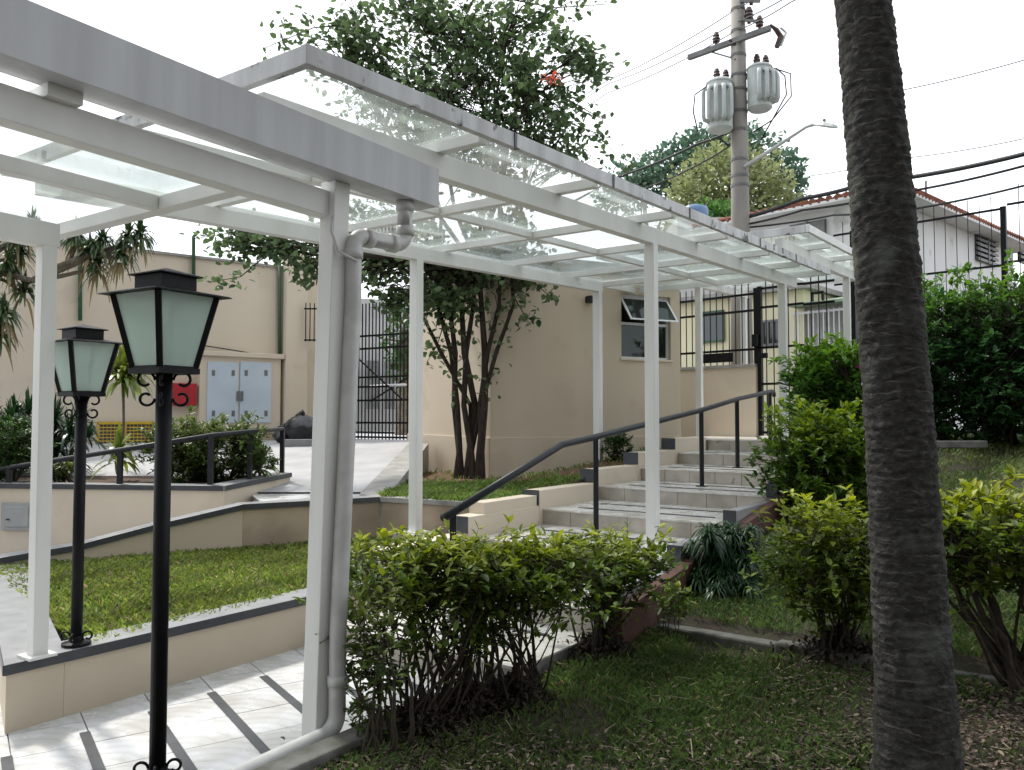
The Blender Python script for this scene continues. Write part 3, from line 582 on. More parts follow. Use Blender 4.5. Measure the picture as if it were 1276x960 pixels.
for i in range(6):
    a = i / 5 * math.pi / 2; c_ = Vector((p0.x, p0.y, zt + .07)); dirh = (Vector((pc.x, pc.y, 0)) - Vector((p0.x, p0.y, 0))).normalized()
    pts.append(c_ + dirh * (.07 * (1 - math.cos(a))) + Vector((0, 0, -.07 * math.sin(a))))
e = Vector((pc.x, pc.y, zt - .01)); pts.append(e - dirh * .07)
for i in range(6):
    a = i / 5 * math.pi / 2; pts.append(e - dirh * .07 + dirh * (.07 * math.sin(a)) + Vector((0, 0, -.07 * (1 - math.cos(a)))))
pts += [Vector((pc.x, pc.y, 2.2)), Vector((pcb.x, pcb.y, .5)), Vector((pcb.x, pcb.y, .14))]; pc_top = pc.copy(); pc = pcb
kd = S(-1, 0) - S(0, 0); kd.normalize()
for i in range(1, 6):
    a = i / 5 * math.pi / 2; pts.append(Vector((pc.x, pc.y, .14)) + kd * (.09 * (1 - math.cos(a))) + Vector((0, 0, -.09 * math.sin(a))))
kd2 = S(-1, -.05) - S(0, 0); pts += [Vector((pc.x, pc.y, .05)) + kd2 * 1.0, Vector((pc.x, pc.y, .05)) + kd2 * 1.6]
dpo = MB().tube(pts, r_, 14).build('downpipe', PVC, ca, smooth=True)
for p, d in ((Vector((p0.x, p0.y, zG(-3.6) - .03)), Vector((0, 0, 1))), (Vector((p0.x, p0.y, zt + .08)), Vector((0, 0, 1))), (Vector((p0.x, p0.y, zt - .005)) + dirh * .10, dirh), (e - dirh * .10, dirh), (e - Vector((0, 0, .10)), Vector((0, 0, 1))), (Vector((pc.x, pc.y, .30)), Vector((0, 0, 1)))):
    MB().tube([p - d * .025, p + d * .025], r_ + .008, 14).build('pipe_collar', PVC, dpo, smooth=True)
MB().tube([S(-4.10, -.165, 2.66), S(-4.14, -.19, 2.55), S(-4.10, -.20, 2.45), S(-4.04, -.27, 2.40)], .008, 6).build('cable', PVC, ca, smooth=True)
# ---- stair handrail
hr = thing('handrail', 'dark grey steel handrail climbing the middle of the stairs', 'handrail', S(2, .43, .8))
hp = [S(-2.5, .43, .90), S(-.9, .43, 1.375), S(-.35, .43, 1.425), S(2.26, .43, 1.70), S(3.48, .43, 1.855), S(4.95, .43, 2.0)]
MB().tube([hp[0] - Vector((0, 0, .0))] + hp[1:] + [S(5.03, .43, 1.985), S(5.06, .43, 1.93)], .030, 10).build('rail', RAILM, hr, smooth=True)
for s, z, t in ((-2.39, .16, .93), (-.3, .48, 1.43), (2.26, .80, 1.70), (3.48, .96, 1.855), (4.85, 1.12, 1.99)):
    o = MB().bar(S(s, .43, z), S(s, .43, t), .045, .045, up=(1, 0, 0)).build('baluster', RAILM, hr); MB().box(S(s, .43, z + .006), (.11, .11, .01), ANG).build('base_plate', RAILM, o)
# ---- terrace handrail on the ramp side
h2 = thing('handrail', 'dark handrail on short posts along the terrace wall', 'handrail', B1)
vtop = VPL; rl = []
zz = []
for u, v in ((-60, 594), (0, 585), (150, 561), (263, 543), (312, 538), (352, 535)):
    p = VPL(u, v, B0 + Vector((0, .1, 0)), B1 + Vector((0, .1, 0))) if u < 270 else VPL(u, v, B1 + Vector((-.05, .1, 0)), B2 + Vector((-.1, .05, 0))); rl.append(p)
MB().tube(rl, .028, 8).build('rail', RAILM, h2, smooth=True)
for u, i in ((12, None), (150, 2), (263, 3), (312, 4), (350, 5)):
    p = rl[i] if i else rl[1].lerp(rl[2], .08); MB().bar((p.x, p.y, .88), (p.x, p.y, p.z), .05, .05, up=(1, 0, 0)).build('baluster', RAILM, h2)
# ============================================================ garden lamps
def lamp(base, label, H, head, group, rz):
    """base point, H total height, head = scale of the lantern"""
    t = thing('garden_lamp', label, 'lamp', base, group); k = head; zt = base.z + H
    def sq(hw, z): return [Vector((base.x, base.y, z)) + Matrix.Rotation(rz, 3, 'Z') @ Vector((a * hw, b * hw, 0)) for a, b in ((-1, -1), (1, -1), (1, 1), (-1, 1))]
    zb = zt - .385 * k; zr = zt - .11 * k                    # bottom of glass, eave
    MB().tube([(base.x, base.y, base.z), (base.x, base.y, zb - .02 * k)], .030, 14).build('pole', BLACK, t, smooth=True)
    MB().lathe((base.x, base.y, base.z), [(.075, 0), (.075, .012), (.04, .02), (.034, .05)], 16).build('base', BLACK, t)
    hwb, hwt = .078 * k, .130 * k
    MB().hexa(sq(hwb + .012, zb - .022 * k), sq(hwb + .012, zb)).build('lantern_floor', BLACK, t)
    A, B = sq(hwb, zb), sq(hwt, zr)
    for i in range(4):
        MB().bar(A[i], B[i], .021 * k, .021 * k).build('lantern_frame', BLACK, t)
        j = (i + 1) % 4; ci = Vector((base.x, base.y, 0)); off = lambda p: p + (Vector((base.x, base.y, p.z)) - p) * .03
        a, b, c, d = off(A[i]), off(A[j]), off(B[j]), off(B[i]); n = (b - a).cross(d - a).normalized() * .003
        MB().hexa([a, b, c, d], [a + n, b + n, c + n, d + n]).build('glass_pane', FROST, t)
        MB().bar(A[i].lerp(A[j], .01), A[i].lerp(A[j], .99), .012 * k, .014 * k).build('lantern_frame', BLACK, t)
    rf = MB(); rf.hexa(sq(.172 * k, zr), sq(.166 * k, zr + .005)); rf.hexa(sq(.166 * k, zr + .0055), sq(.062 * k, zr + .028 * k)); ro = rf.build('roof', BLACK, t)
    MB().hexa(sq(.078 * k, zr + .018 * k), sq(.078 * k, zr + .075 * k)).build('chimney', BLACK, ro)
    c = MB(); c.hexa(sq(.097 * k, zr + .0755 * k), sq(.095 * k, zr + .080 * k)); c.hexa(sq(.094 * k, zr + .0805 * k), sq(.006, zr + .108 * k)); c.build('cap', BLACK, ro)
    MB().lathe((base.x, base.y, zb), [(.022, 0), (.022, .05), (.018, .055)], 12).build('lamp_holder', BLACK, t)
    MB().lathe((base.x, base.y, zb + .055), [(.014, 0), (.022, .02), (.034, .06), (.036, .085), (.024, .11), (.004, .122)], 14).build('bulb', WHITEM, t, smooth=True)
    for i in range(4):                                   # scrolls under the lantern and at the foot
        a = rz + math.pi / 4 + i * math.pi / 2; d = Vector((math.cos(a), math.sin(a), 0)); b0 = Vector((base.x, base.y, 0))
        def scroll(z, sgn, R1):
            pts = []
            for q in range(15):
                th = q / 14 * 1.75 * math.pi; rr = R1 * (1 - .45 * q / 14); pts.append(b0 + d * (.032 + R1 + rr * -math.cos(th)) + Vector((0, 0, z + sgn * rr * math.sin(th))))
            return MB().tube(pts, .0055, 6).build('scroll', BLACK, t, smooth=True)
        scroll(zb - .045 * k, 1, .035 * k); scroll(zb - .115 * k, -1, .030 * k); scroll(base.z + .045, 1, .028)
    return t
ln = P(196, 972, 3.11); lf = G(95, 803, .355)
MB_f = MB().box((ln.x, ln.y, (ln.z - .002 - .1) / 2 + .0), (.17, .17, ln.z + .1), .4)
fo = MB_f.build('lamp_footing', CONC, bevel=.01); tag(fo, 'square concrete footing under the tall black garden lamp', 'footing')
lamp(ln, 'taller black lantern lamp post standing at the walkway kerb', P(205, 334, 3.11).z - ln.z, 1.0, 'black lantern garden lamps', R(60))
lamp(lf, 'shorter black lantern lamp post standing on the planter coping', P(107, 404, lf.y).z - lf.z, 1.0, 'black lantern garden lamps', R(54))
# ============================================================ guardhouse
gh = thing('guardhouse', 'beige guardhouse with an open awning window beside the stairs', 'guardhouse', GC)
zt = P(846, 350, GE.y).z
def gface(a, z): return GC + GR * a + Vector((0, 0, z))
wa, wb_ = VPL(774, 366, GC, GC + GR), VPL(836, 449, GC, GC + GR)
w0_, w1_ = (wa - GC).dot(GR), (wb_ - GC).dot(GR); wz1, wz0 = wa.z, wb_.z
th = .2
def gbox(a0, a1, z0, z1, d0=0, d1=th, name='wall', m=BEIGE, parent=None, bevel=0):
    q = [GC + GR * a0 + GL * d0, GC + GR * a1 + GL * d0, GC + GR * a1 + GL * d1, GC + GR * a0 + GL * d1]
    return MB().prism([(p.x, p.y) for p in q], z0, z1).build(name, m, parent or gh, bevel=bevel)
gbox(0, w0_, .4, zt); gbox(w1_, GRL, .4, zt); gbox(w0_, w1_, .4, wz0); gbox(w0_, w1_, wz1, zt)
gbox(0, th, .4, zt, th + .001, GLL, 'wall', BEIGE); gbox(GRL - th, GRL, .4, zt, th + .001, GLL); gbox(th, GRL - th, .4, zt, GLL - th, GLL - .001)
gbox(.21, GRL - .21, 1.25, 1.28, .21, GLL - .21, 'floor', CONC)
gbox(-.10, GRL + .10, zt + .001, zt + .16, -.10, GLL + .1, 'roof', CONC, bevel=.01)
gbox(-.022, GRL + .0, .5, 1.33, -.022, -.001, 'plinth', BEIGE, bevel=.006)
q = [GC + GR * -.022 + GL * -.0, GC - GR * .001, GC - GR * .001 + GL * GLL, GC + GR * -.022 + GL * GLL]; MB().prism([(p.x, p.y) for p in q], .5, 1.33).build('plinth', BEIGE, gh, bevel=.006)
wf = gbox(w0_, w1_, wz0, wz0 + .035, .07, .13, 'window_frame', WHITEM); gbox(w0_, w1_, wz1 - .035, wz1, .07, .13, 'frame_bar', WHITEM, wf); gbox(w0_, w0_ + .03, wz0 + .036, wz1 - .036, .07, .13, 'frame_bar', WHITEM, wf); gbox(w1_ - .03, w1_, wz0 + .036, wz1 - .036, .07, .13, 'frame_bar', WHITEM, wf)
zm = wz0 + (wz1 - wz0) * .55; gbox(w0_ + .031, w1_ - .031, zm - .02, zm + .02, .07, .13, 'frame_bar', WHITEM, wf)
gbox(w0_ + .031, w1_ - .031, wz0 + .036, zm - .021, .098, .104, 'pane', glassmat('window_glass', (.35, .45, .42), .06), wf)
gbox(w0_ - .03, w1_ + .03, wz0 - .03, wz0 - .001, -.03, .06, 'sill', BEIGEL)
# open awning sash: hinged at the top, bottom pushed out
hz, hh = wz1 - .04, wz1 - .04 - zm; ox = .30; tp = lambda a, f: GC + GR * a + GL * (.06 - ox * f) + Vector((0, 0, hz - hh * .93 * f))
sash = thing_ = MB()
for a0, a1, f0_, f1_ in ((w0_ + .02, w0_ + .055, 0, 1), (w1_ - .055, w1_ - .02, 0, 1), (w0_ + .056, w1_ - .056, 0, .07), (w0_ + .056, w1_ - .056, .93, 1)):
    n = GL * .02; sash.hexa([tp(a0, f0_), tp(a1, f0_), tp(a1, f1_), tp(a0, f1_)], [tp(a0, f0_) + n, tp(a1, f0_) + n, tp(a1, f1_) + n, tp(a0, f1_) + n])
so_ = sash.build('awning_sash', WHITEM, gh)
n = GL * .006; MB().hexa([tp(w0_ + .057, .071), tp(w1_ - .057, .071), tp(w1_ - .057, .929), tp(w0_ + .057, .929)], [tp(w0_ + .057, .071) + n, tp(w1_ - .057, .071) + n, tp(w1_ - .057, .929) + n, tp(w0_ + .057, .929) + n]).build('pane', MATS['window_glass'], so_)
lp_ = VPL(733, 374, GC, GC + GR); MB().box(lp_ - GL * .07, (.12, .13, .10), math.atan2(GR.y, GR.x)).build('wall_light', RAILM, gh, bevel=.01)
# person mostly hidden behind the guardhouse corner
def person(base, face, label):
    t = thing('person', label, 'person', base); fx, fy = math.cos(face), math.sin(face)
    def W(x, y, z): return Vector((base.x + x * -fy + y * fx, base.y + x * fx + y * fy, base.z + z))
    J = [((0, 0, .93), .15), ((0, .01, 1.12), .14), ((0, 0, 1.32), .165), ((0, 0, 1.44), .09), ((0, .01, 1.50), .058),
         ((.10, 0, .86), .095), ((.11, .03, .48), .065), ((.11, 0, .10), .045), ((.11, .13, .04), .045), ((-.10, 0, .86), .095), ((-.11, .03, .48), .065), ((-.11, 0, .10), .045), ((-.11, .13, .04), .045),
         ((.19, 0, 1.38), .065), ((.24, .0, 1.10), .048), ((.23, .10, .86), .038), ((-.19, 0, 1.38), .065), ((-.24, .0, 1.10), .048), ((-.23, .10, .86), .038)]
    E = [(0, 1), (1, 2), (2, 3), (3, 4), (0, 5), (5, 6), (6, 7), (7, 8), (0, 9), (9, 10), (10, 11), (11, 12), (2, 13), (13, 14), (14, 15), (2, 16), (16, 17), (17, 18)]
    me = bpy.data.meshes.new('body'); me.from_pydata([tuple(W(*p) - base) for p, r in J], E, []); me.update()
    o = link('body', me, CLOTH, t); m1 = o.modifiers.new('skin', 'SKIN'); m1.use_smooth_shade = True
    for i, (p, r) in enumerate(J): me.skin_vertices[0].data[i].radius = (r, r * (.72 if i in (0, 1, 2) else 1))
    me.skin_vertices[0].data[0].use_root = True; m2 = o.modifiers.new('sub', 'SUBSURF'); m2.levels = 2; m2.render_levels = 2
    mb = MB(); mb.lathe(W(0, .02, 1.47), [(.045, 0), (.06, .03), (.075, .08), (.082, .14), (.078, .19), (.055, .23), (.01, .245)], 16)
    h = mb.build('head', SKIN, t, smooth=True); MB().lathe(W(0, .0, 1.57), [(.084, 0), (.092, .05), (.088, .10), (.062, .14), (.01, .158)], 16).build('hair', CLOTH, t, smooth=True)
    MB().lathe(W(0, .11, 1.555), [(.004, 0), (.016, .01), (.012, .03), (.004, .05)], 8).build('nose', SKIN, h)
    for s_ in (-1, 1):
        MB().lathe(W(.085 * s_, .01, 1.55), [(.006, 0), (.014, .02), (.012, .05), (.004, .06)], 8).build('ear', SKIN, h); MB().lathe(W(.03 * s_, .094, 1.60), [(.003, 0), (.009, .008), (.003, .016)], 8).build('eye', CLOTH, h)
        hd = MB()
        for q in range(5):
            b0 = W(.23 * s_ + (-.03 + .016 * q) * .8, .115, .835); b1 = W(.23 * s_ + (-.034 + .017 * q), .135, .78 - (.012 if q in (1, 2) else 0) + (.03 if q == 0 else 0)); hd.tube([W(.23 * s_, .10, .87), b0, b1], [.02, .011, .008], 6)
        hd.build('hand', SKIN, t, smooth=True)
    return t
pp = GE + GL * .25 + GR * -.155; 
person(Vector((GE.x, GE.y, 1.28)) + GL * .42 - GR * .18, math.atan2(GL.y, GL.x), 'person in dark clothes standing behind the guardhouse corner')
# ============================================================ fences and gates
FD = Vector((.7071, -.7071, 0)); FN = Vector((-.7071, -.7071, 0))
def fpt(u, off=0):
    p = VPL(u, 500, FB + FN * off, FB + FN * off + FD); p.z = 0; return p
def fence(name, label, cat, a, b, z0, z1, rails, step, posts, extra=0, bw=.014, rw_=.04, group=None):
    t = thing(name, label, cat, Vector((a.x, a.y, z0)), group); d = (b - a); n = max(2, int(d.length / step)); rz = math.atan2(d.y, d.x)
    me = MB().box((0, 0, (z1 + extra - z0) / 2), (bw, bw, z1 + extra - z0)).mesh('bar')
    for i in range(1, n): p = a.lerp(b, i / n); link('bar', me, BLACK, t, (p.x - a.x, p.y - a.y, 0), rz)
    for z in rails: MB().bar(a + Vector((0, 0, z)), b + Vector((0, 0, z)), .03, rw_).build('rail', BLACK, t)
    for p in posts: MB().box((p.x, p.y, (z0 + z1 + .04) / 2), (.07, .07, z1 + .04 - z0), rz).build('post', BLACK, t)
    return t
fa, fb_, fc, fd_, fe = fpt(800), fpt(945), fpt(1003), fpt(1042), fpt(1256)
lwz = P(900, 456, fpt(900).y).z
lw_ = thing('entrance_wall', 'low beige wall with grey cap under the street fence', 'wall', fa)
MB().hexa(*[[p + Vector((0, 0, z)) for p in (fa - FN * .09, fa + FN * .09, fb_ + FN * .09, fb_ - FN * .09)] for z in (.9, lwz - .06)]).build('wall', BEIGEL, lw_)
MB().hexa(*[[p + Vector((0, 0, z)) for p in (fa - FN * .12, fa + FN * .12, fb_ + FN * .12, fb_ - FN * .12)] for z in (lwz - .059, lwz)]).build('cap', CONC, lw_, bevel=.006)
zr = lambda u, v: P(u, v, fpt(u).y).z
F1 = fence('street_fence', 'black bar fence on the low beige entrance wall', 'fence', fa, fb_ - FD * .04, lwz, zr(945, 362), [zr(900, 371), zr(900, 391), zr(900, 438)], .125, [fb_ - FD * .02], .14)
F2 = fence('entrance_gate', 'narrow black bar gate with lock box by the canopy post', 'gate', fb_ + FD * .03, fc, 1.30, zr(975, 357), [1.36, zr(975, 478), zr(975, 432), zr(975, 381), zr(975, 357)], .125, [fb_ + FD * .05], .12)
lk = fb_ + FN * .08; MB().box((lk.x, lk.y, zr(945, 425)), (.10, .10, .22), R(-45)).build('lock_box', BLACK, F2, bevel=.008); MB().box((lk.x + .10, lk.y - .10, zr(950, 444)), (.16, .07, .09), R(-45)).build('lock_plate', BLACK, F2, bevel=.008)
F3 = fence('street_fence', 'black bar fence behind the leafy shrubs by the gate', 'fence', fc, fd_, 1.30, zr(1020, 352), [1.4, zr(1020, 433), zr(1020, 378), zr(1020, 352)], .125, [], .12)
F4 = fence('street_fence', 'tall black bar fence rising behind the hedge', 'fence', fd_, fe, 1.30, zr(1200, 270), [1.4, zr(1200, 337), zr(1200, 269)], .148, [fpt(1066), fe], .22, .009, .03)
fg = fe + FD * 4.5
F5 = fence('street_fence', 'taller end panel of black bar fence past the square post', 'fence', fe + FD * .05, fg, 1.30, zr(1256, 256), [1.4, zr(1268, 326), zr(1268, 254)], .148, [fg], .28, .009, .03)
bx = fpt(1024); sl_ = thing('gate_lamp', 'small dark square lamp hung on the street fence', 'lamp', bx + FN * .1 + Vector((0, 0, zr(1024, 374))))
MB().box((bx.x - .07, bx.y - .07, zr(1024, 366)), (.18, .06, .03), R(-45)).build('bracket', BLACK, sl_)
for s_ in (-1, 1): MB().box((bx.x - .07 + .064 * s_, bx.y - .07 - .064 * s_, zr(1024, 370)), (.025, .06, .16), R(-45)).build('side', BLACK, sl_)
bq = fpt(895, .12); bo = MB().box((bq.x, bq.y, (zr(895, 447) )), (.62, .02, .17), R(-45)).build('dark_panel', BLACK); tag(bo, 'black rectangular panel fixed low on the fence bars', 'panel')
# big vehicle gate on the left
ga, gb_ = P(438, 550, 17.2), P(512, 550, 16.4); ga.z = gb_.z = 0
zg = lambda v: P(470, v, 16.85).z
F6 = fence('vehicle_gate', 'tall black barred vehicle gate at the end of the driveway', 'gate', ga, gb_, 1.17, zg(398), [zg(545), zg(527), zg(499), zg(482), zg(470), zg(434), zg(418)], .092, [ga, gb_], .35, .02)
MB().bar(Vector((ga.x, ga.y - .03, zg(438))), Vector((gb_.x - .15, gb_.y - .03, zg(500))), .02, .03).build('brace', BLACK, F6); MB().bar(Vector((gb_.x, gb_.y - .04, zg(470))), Vector((ga.x + .4, ga.y - .04, zg(500))), .02, .03).build('brace', BLACK, F6)
MB().tube([Vector((ga.x + .4, ga.y - .06, zg(481))), Vector((gb_.x - .1, gb_.y - .06, zg(481)))], .03, 8).build('closer_arm', WHITEM, F6)
# ============================================================ boundary building on the left
KA, KB = P(-160, 300, 12.4), P(352, 300, 16.4); KA.z = KB.z = 0
bw = thing('boundary_building', 'long plain beige building wall behind the driveway', 'building', KA)
KD = (KB - KA).normalized(); KN = Vector((KD.y, -KD.x, 0))
kz = VPL(250, 323, KA, KB).z
MB().prism([(p.x, p.y) for p in (KA, KB, KB - KN * .3, KA - KN * .3)], .4, kz).build('wall', BEIGEL, bw)
MB().prism([(p.x, p.y) for p in (KA + KN * .04, KB + KN * .04, KB - KN * .34, KA - KN * .34)], kz + .001, kz + .05).build('coping', CONC, bw)
kp = lambda u, v: VPL(u, v, KA, KB)
def kbox(u0, u1, v0, v1, d0, d1, name, m, parent, bevel=0, zext=None):
    a, b = kp(u0, v1), kp(u1, v0); um = (u0 + u1) / 2; zt_, zb_ = kp(um, v0).z, kp(um, v1).z; a.z = b.z = 0
    return MB().prism([(p.x, p.y) for p in (a + KN * d0, a + KN * d1, b + KN * d1, b + KN * d0)][::-1], zb_, zt_).build(name, m, parent, bevel=bevel)
KB2 = KB + KD * .05
pil = MB().prism([(p.x, p.y) for p in (KB, KB + KN * .25, KB + KN * .25 + KD * .45, KB + KD * .45)][::-1], .6, kz + .35).build('pilaster', BEIGEL, bw)
KE = KB + KD * .45; KF = Vector((ga.x - .05, ga.y, 0)); 
MB().prism([(p.x, p.y) for p in (KE, KF, KF + Vector((-.2, .3, 0)), KE - KN * .3)], .6, kz + .3).build('wall', BEIGEL, bw)
cb_ = thing('meter_cabinet', 'pale blue double door meter cabinet in a beige surround', 'cabinet', kp(295, 532))
kbox(245, 346, 444, 534, .001, .16, 'surround', BEIGEL, cb_); kbox(240, 350, 440, 446, .0, .22, 'top_slab', BEIGEL, cb_, .01)
for u0, u1 in ((254, 293.5), (294.5, 334)):
    d = kbox(u0, u1, 452, 527, .161, .185, 'door', CABW, cb_, .006)
    for uu in (u0 + 6, u1 - 9): kbox(uu, uu + 4, 462, 469, .186, .190, 'vent', LOUVRE, d); kbox(uu, uu + 4, 512, 519, .186, .190, 'vent', LOUVRE, d)
    hx = u1 - 3 if u0 < 280 else u0 + 1; kbox(hx, hx + 3, 488, 500, .186, .21, 'handle', LOUVRE, d)
rb = kbox(213, 243, 478, 506, .02, .12, 'hose_box', REDP, None, .01); tag(rb, 'red fire hose box on the beige wall beside the cabinet', 'hose box')
yg = thing('utility_grate', 'yellow mesh grate over a low wall opening', 'grate', kp(152, 560))
kbox(114, 190, 522, 562, .02, .2, 'surround', BEIGEL, yg); kbox(119, 186, 527, 558, .201, .206, 'recess', SLATEF, yg)
for i in range(15): u = 120 + i * 4.7; kbox(u, u + 1.3, 527.5, 557.5, .207, .212, 'mesh_bar', YEL, yg)
for i in range(8): v = 528 + i * 4.1; kbox(119, 186, v, v + 1.2, .2125, .216, 'mesh_bar', YEL, yg)
for u0, u1, v0, v1 in ((118, 187, 525.5, 528.5), (118, 187, 556, 559), (117, 120, 525, 559), (185, 188, 525, 559), (151, 154, 528, 556)): kbox(u0, u1, v0, v1, .217, .23, 'frame', YEL, yg)
wg = thing('window_grille', 'small black window grille on the pilaster beside the gate', 'grille', P(390, 425, 16.6))
for i in range(4): p = P(381 + i * 5.3, 400, 16.35 + .03 * i); MB().box((p.x, p.y, P(390, 402, 16.4).z), (.016, .016, .78)).build('bar', BLACK, wg)
for v in (385, 424): MB().bar(P(379, v, 16.3), P(399, v, 16.42), .02, .03).build('rail', BLACK, wg)
for u, v0, v1, lab, hook in ((99, 283, 400, 'green steel pipe post rising in front of the beige wall', 0), (240, 296, 345, 'green pipe post with bent tip above the beige wall', 1), (347, 320, 447, 'long green drain pipe at the end of the beige wall', 0)):
    a, b = kp(u, v1), kp(u, v0); a += KN * .06; b += KN * .06; pts = [a, b] + ([b + Vector((.06, 0, .07)), b + Vector((.10, 0, .11))] if hook else [])
    tag(MB().tube(pts, .035, 8).build('green_pipe', GREENP, smooth=True), lab, 'pipe')
wire = MB().tube([kp(246, 430) + KN * .05, kp(290, 437) + KN * .06, kp(342, 446) + KN * .05], .012, 5).build('wall_cable', WIREM); tag(wire, 'thin dark cable sagging across the beige wall', 'cable')
# rubbish bags
for u, v, r, lab in ((376, 545, .30, 'large black rubbish bag beside the pilaster'), (354, 548, .16, 'small black rubbish bag next to a larger one')):
    c = P(u, v, 14.6); c.z = drz(14.6); n = 18; mbb = MB(); pr = []
    for i in range(9):
        t = i / 8; pr.append((r * (math.sin(math.pi * min(t * .9 + .12, 1)) ** .6), t * r * 1.75))
    mbb.lathe(c, pr, n)
    for v_ in mbb.v:
        k = 1 + .22 * math.sin(v_.x * 13 + v_.z * 17) * math.cos(v_.y * 11 - v_.z * 9) + .10 * math.sin(v_.x * 31 - v_.z * 23); v_.x = c.x + (v_.x - c.x) * k * 1.15; v_.y = c.y + (v_.y - c.y) * k
    mbb.tube([c + Vector((-.05, 0, r * 1.5)), c + Vector((-.02, 0, r * 1.75)), c + Vector((.03, .02, r * 1.85))], [.09, .04, .05], 8)
    tag(mbb.build('rubbish_bag', BAGM, smooth=True), lab, 'rubbish bag', None)
# low wall strip before the bags
MB1 = MB().prism([(p.x, p.y) for p in (P(352, 560, 13.6), P(440, 556, 13.8), P(440, 556, 14.1), P(352, 560, 13.9))], .9, drz(13.8) + .10); tag(MB1.build('kerb', SLATE), 'dark grey kerb at the far edge of the driveway', 'kerb')
# ============================================================ street buildings
def house_face(u0, Y0, ang, L): 
    a = P(u0, 500, Y0); a.z = 0; d = Vector((math.cos(ang), math.sin(ang), 0)); return a, a + d * L, d
HC = P(1104, 300, 19.0); HC.z = 0; HR = Vector((.743, .669, 0)); HL = Vector((-.669, .743, 0))
wh = thing('white_house', 'white two storey house with red tile roof beyond the fence', 'house', Vector((HC.x, HC.y, 1.1)))
hz_ = VPL(1104, 247, HC, HC + HR).z
LR, LL = 9.0, 4.6
quad = [HC, HC + HR * LR, HC + HR * LR + HL * LL, HC + HL * LL]
MB().prism([(p.x, p.y) for p in quad], 1.0, hz_).build('wall', WHITEH, wh)
ov = .55; e = [HC - HR * ov - HL * ov, HC + HR * (LR + ov) - HL * ov, HC + HR * (LR + ov) + HL * (LL + ov), HC - HR * ov + HL * (LL + ov)]
MB().prism([(p.x, p.y) for p in e], hz_ + .001, hz_ + .07).build('eave', WHITEH, wh)
r0, r1 = HC + HL * LL / 2 + HR * 1.9, HC + HL * LL / 2 + HR * (LR - 1.9); rh = .62
rf = MB(); E4 = [p + Vector((0, 0, hz_ + .075)) for p in e]; q0, q1 = r0 + Vector((0, 0, hz_ + rh)), r1 + Vector((0, 0, hz_ + rh))
rf.add(E4 + [q0, q1], [(0, 1, 5, 4), (1, 2, 5), (2, 3, 4, 5), (3, 0, 4), (3, 2, 1, 0)]); roof = rf.build('roof', ROOFT, wh)
tl = MB()                                           # rows of barrel tiles on the two visible slopes
def tile_rows(a, b, c, d, n, m=9):
    for i in range(n):
        t = (i + .5) / n; p, q = a.lerp(b, t), d.lerp(c, t)
        nrmv = (b - a).cross(d - a).normalized()
        if nrmv.z < 0: nrmv = -nrmv
        for j in range(m):
            x, y = p.lerp(q, j / m), p.lerp(q, (j + .97) / m); tl.tube([x + nrmv * .03, y + nrmv * .012], [.085, .065], 6)
tile_rows(E4[0], E4[1], q1, q0, 52); tile_rows(E4[3], E4[0], q0, q0, 26)
tl.build('roof_tiles', ROOFT, roof, kind='stuff')
def louver(parent, a, d, u0, u1, v0, v1):
    p, q = VPL(u0, v1, a, a + d), VPL(u1, v1, a, a + d); zt_, zb_ = VPL((u0 + u1) / 2, v0, a, a + d).z, VPL((u0 + u1) / 2, v1, a, a + d).z; n = Vector((d.y, -d.x, 0)); p.z = q.z = 0
    fr = MB().prism([(x.x, x.y) for x in (p + n * .002, p + n * .03, q + n * .03, q + n * .002)][::-1], zb_, zt_).build('window', WIN, parent)
    k = 6
    for i in range(k):
        z = zb_ + (zt_ - zb_) * (i + .5) / k; MB().hexa([p + n * .032 + Vector((0, 0, z - .06)), q + n * .032 + Vector((0, 0, z - .06)), q + n * .10 + Vector((0, 0, z - .09)), p + n * .10 + Vector((0, 0, z - .09))], [p + n * .032 + Vector((0, 0, z + .02)), q + n * .032 + Vector((0, 0, z + .02)), q + n * .10 + Vector((0, 0, z - .01)), p + n * .10 + Vector((0, 0, z - .01))]).build('louvre_blade', LOUVRE, fr)
    m = p.lerp(q, .5); MB().box((m.x + n.x * .07, m.y + n.y * .07, (zt_ + zb_) / 2), (.07, .09, zt_ - zb_), math.atan2(d.y, d.x)).build('mullion', LOUVRE, fr)
louver(wh, HC, HR, 1215, 1240, 292, 328); louver(wh, HC, HR, 1268, 1300, 300, 333)
a_ = VPL(1030, 300, HC, HC + HL); louver(wh, HC, -HL, 985, 1030, 277, 300)
tag(MB().tube([VPL(1192, 262, HC, HC + HR) + HL * .8, VPL(1192, 218, HC, HC + HR) + HL * .8], .03, 6).build('roof_mast', LOUVRE), 'thin metal mast above the red tile roof', 'mast')
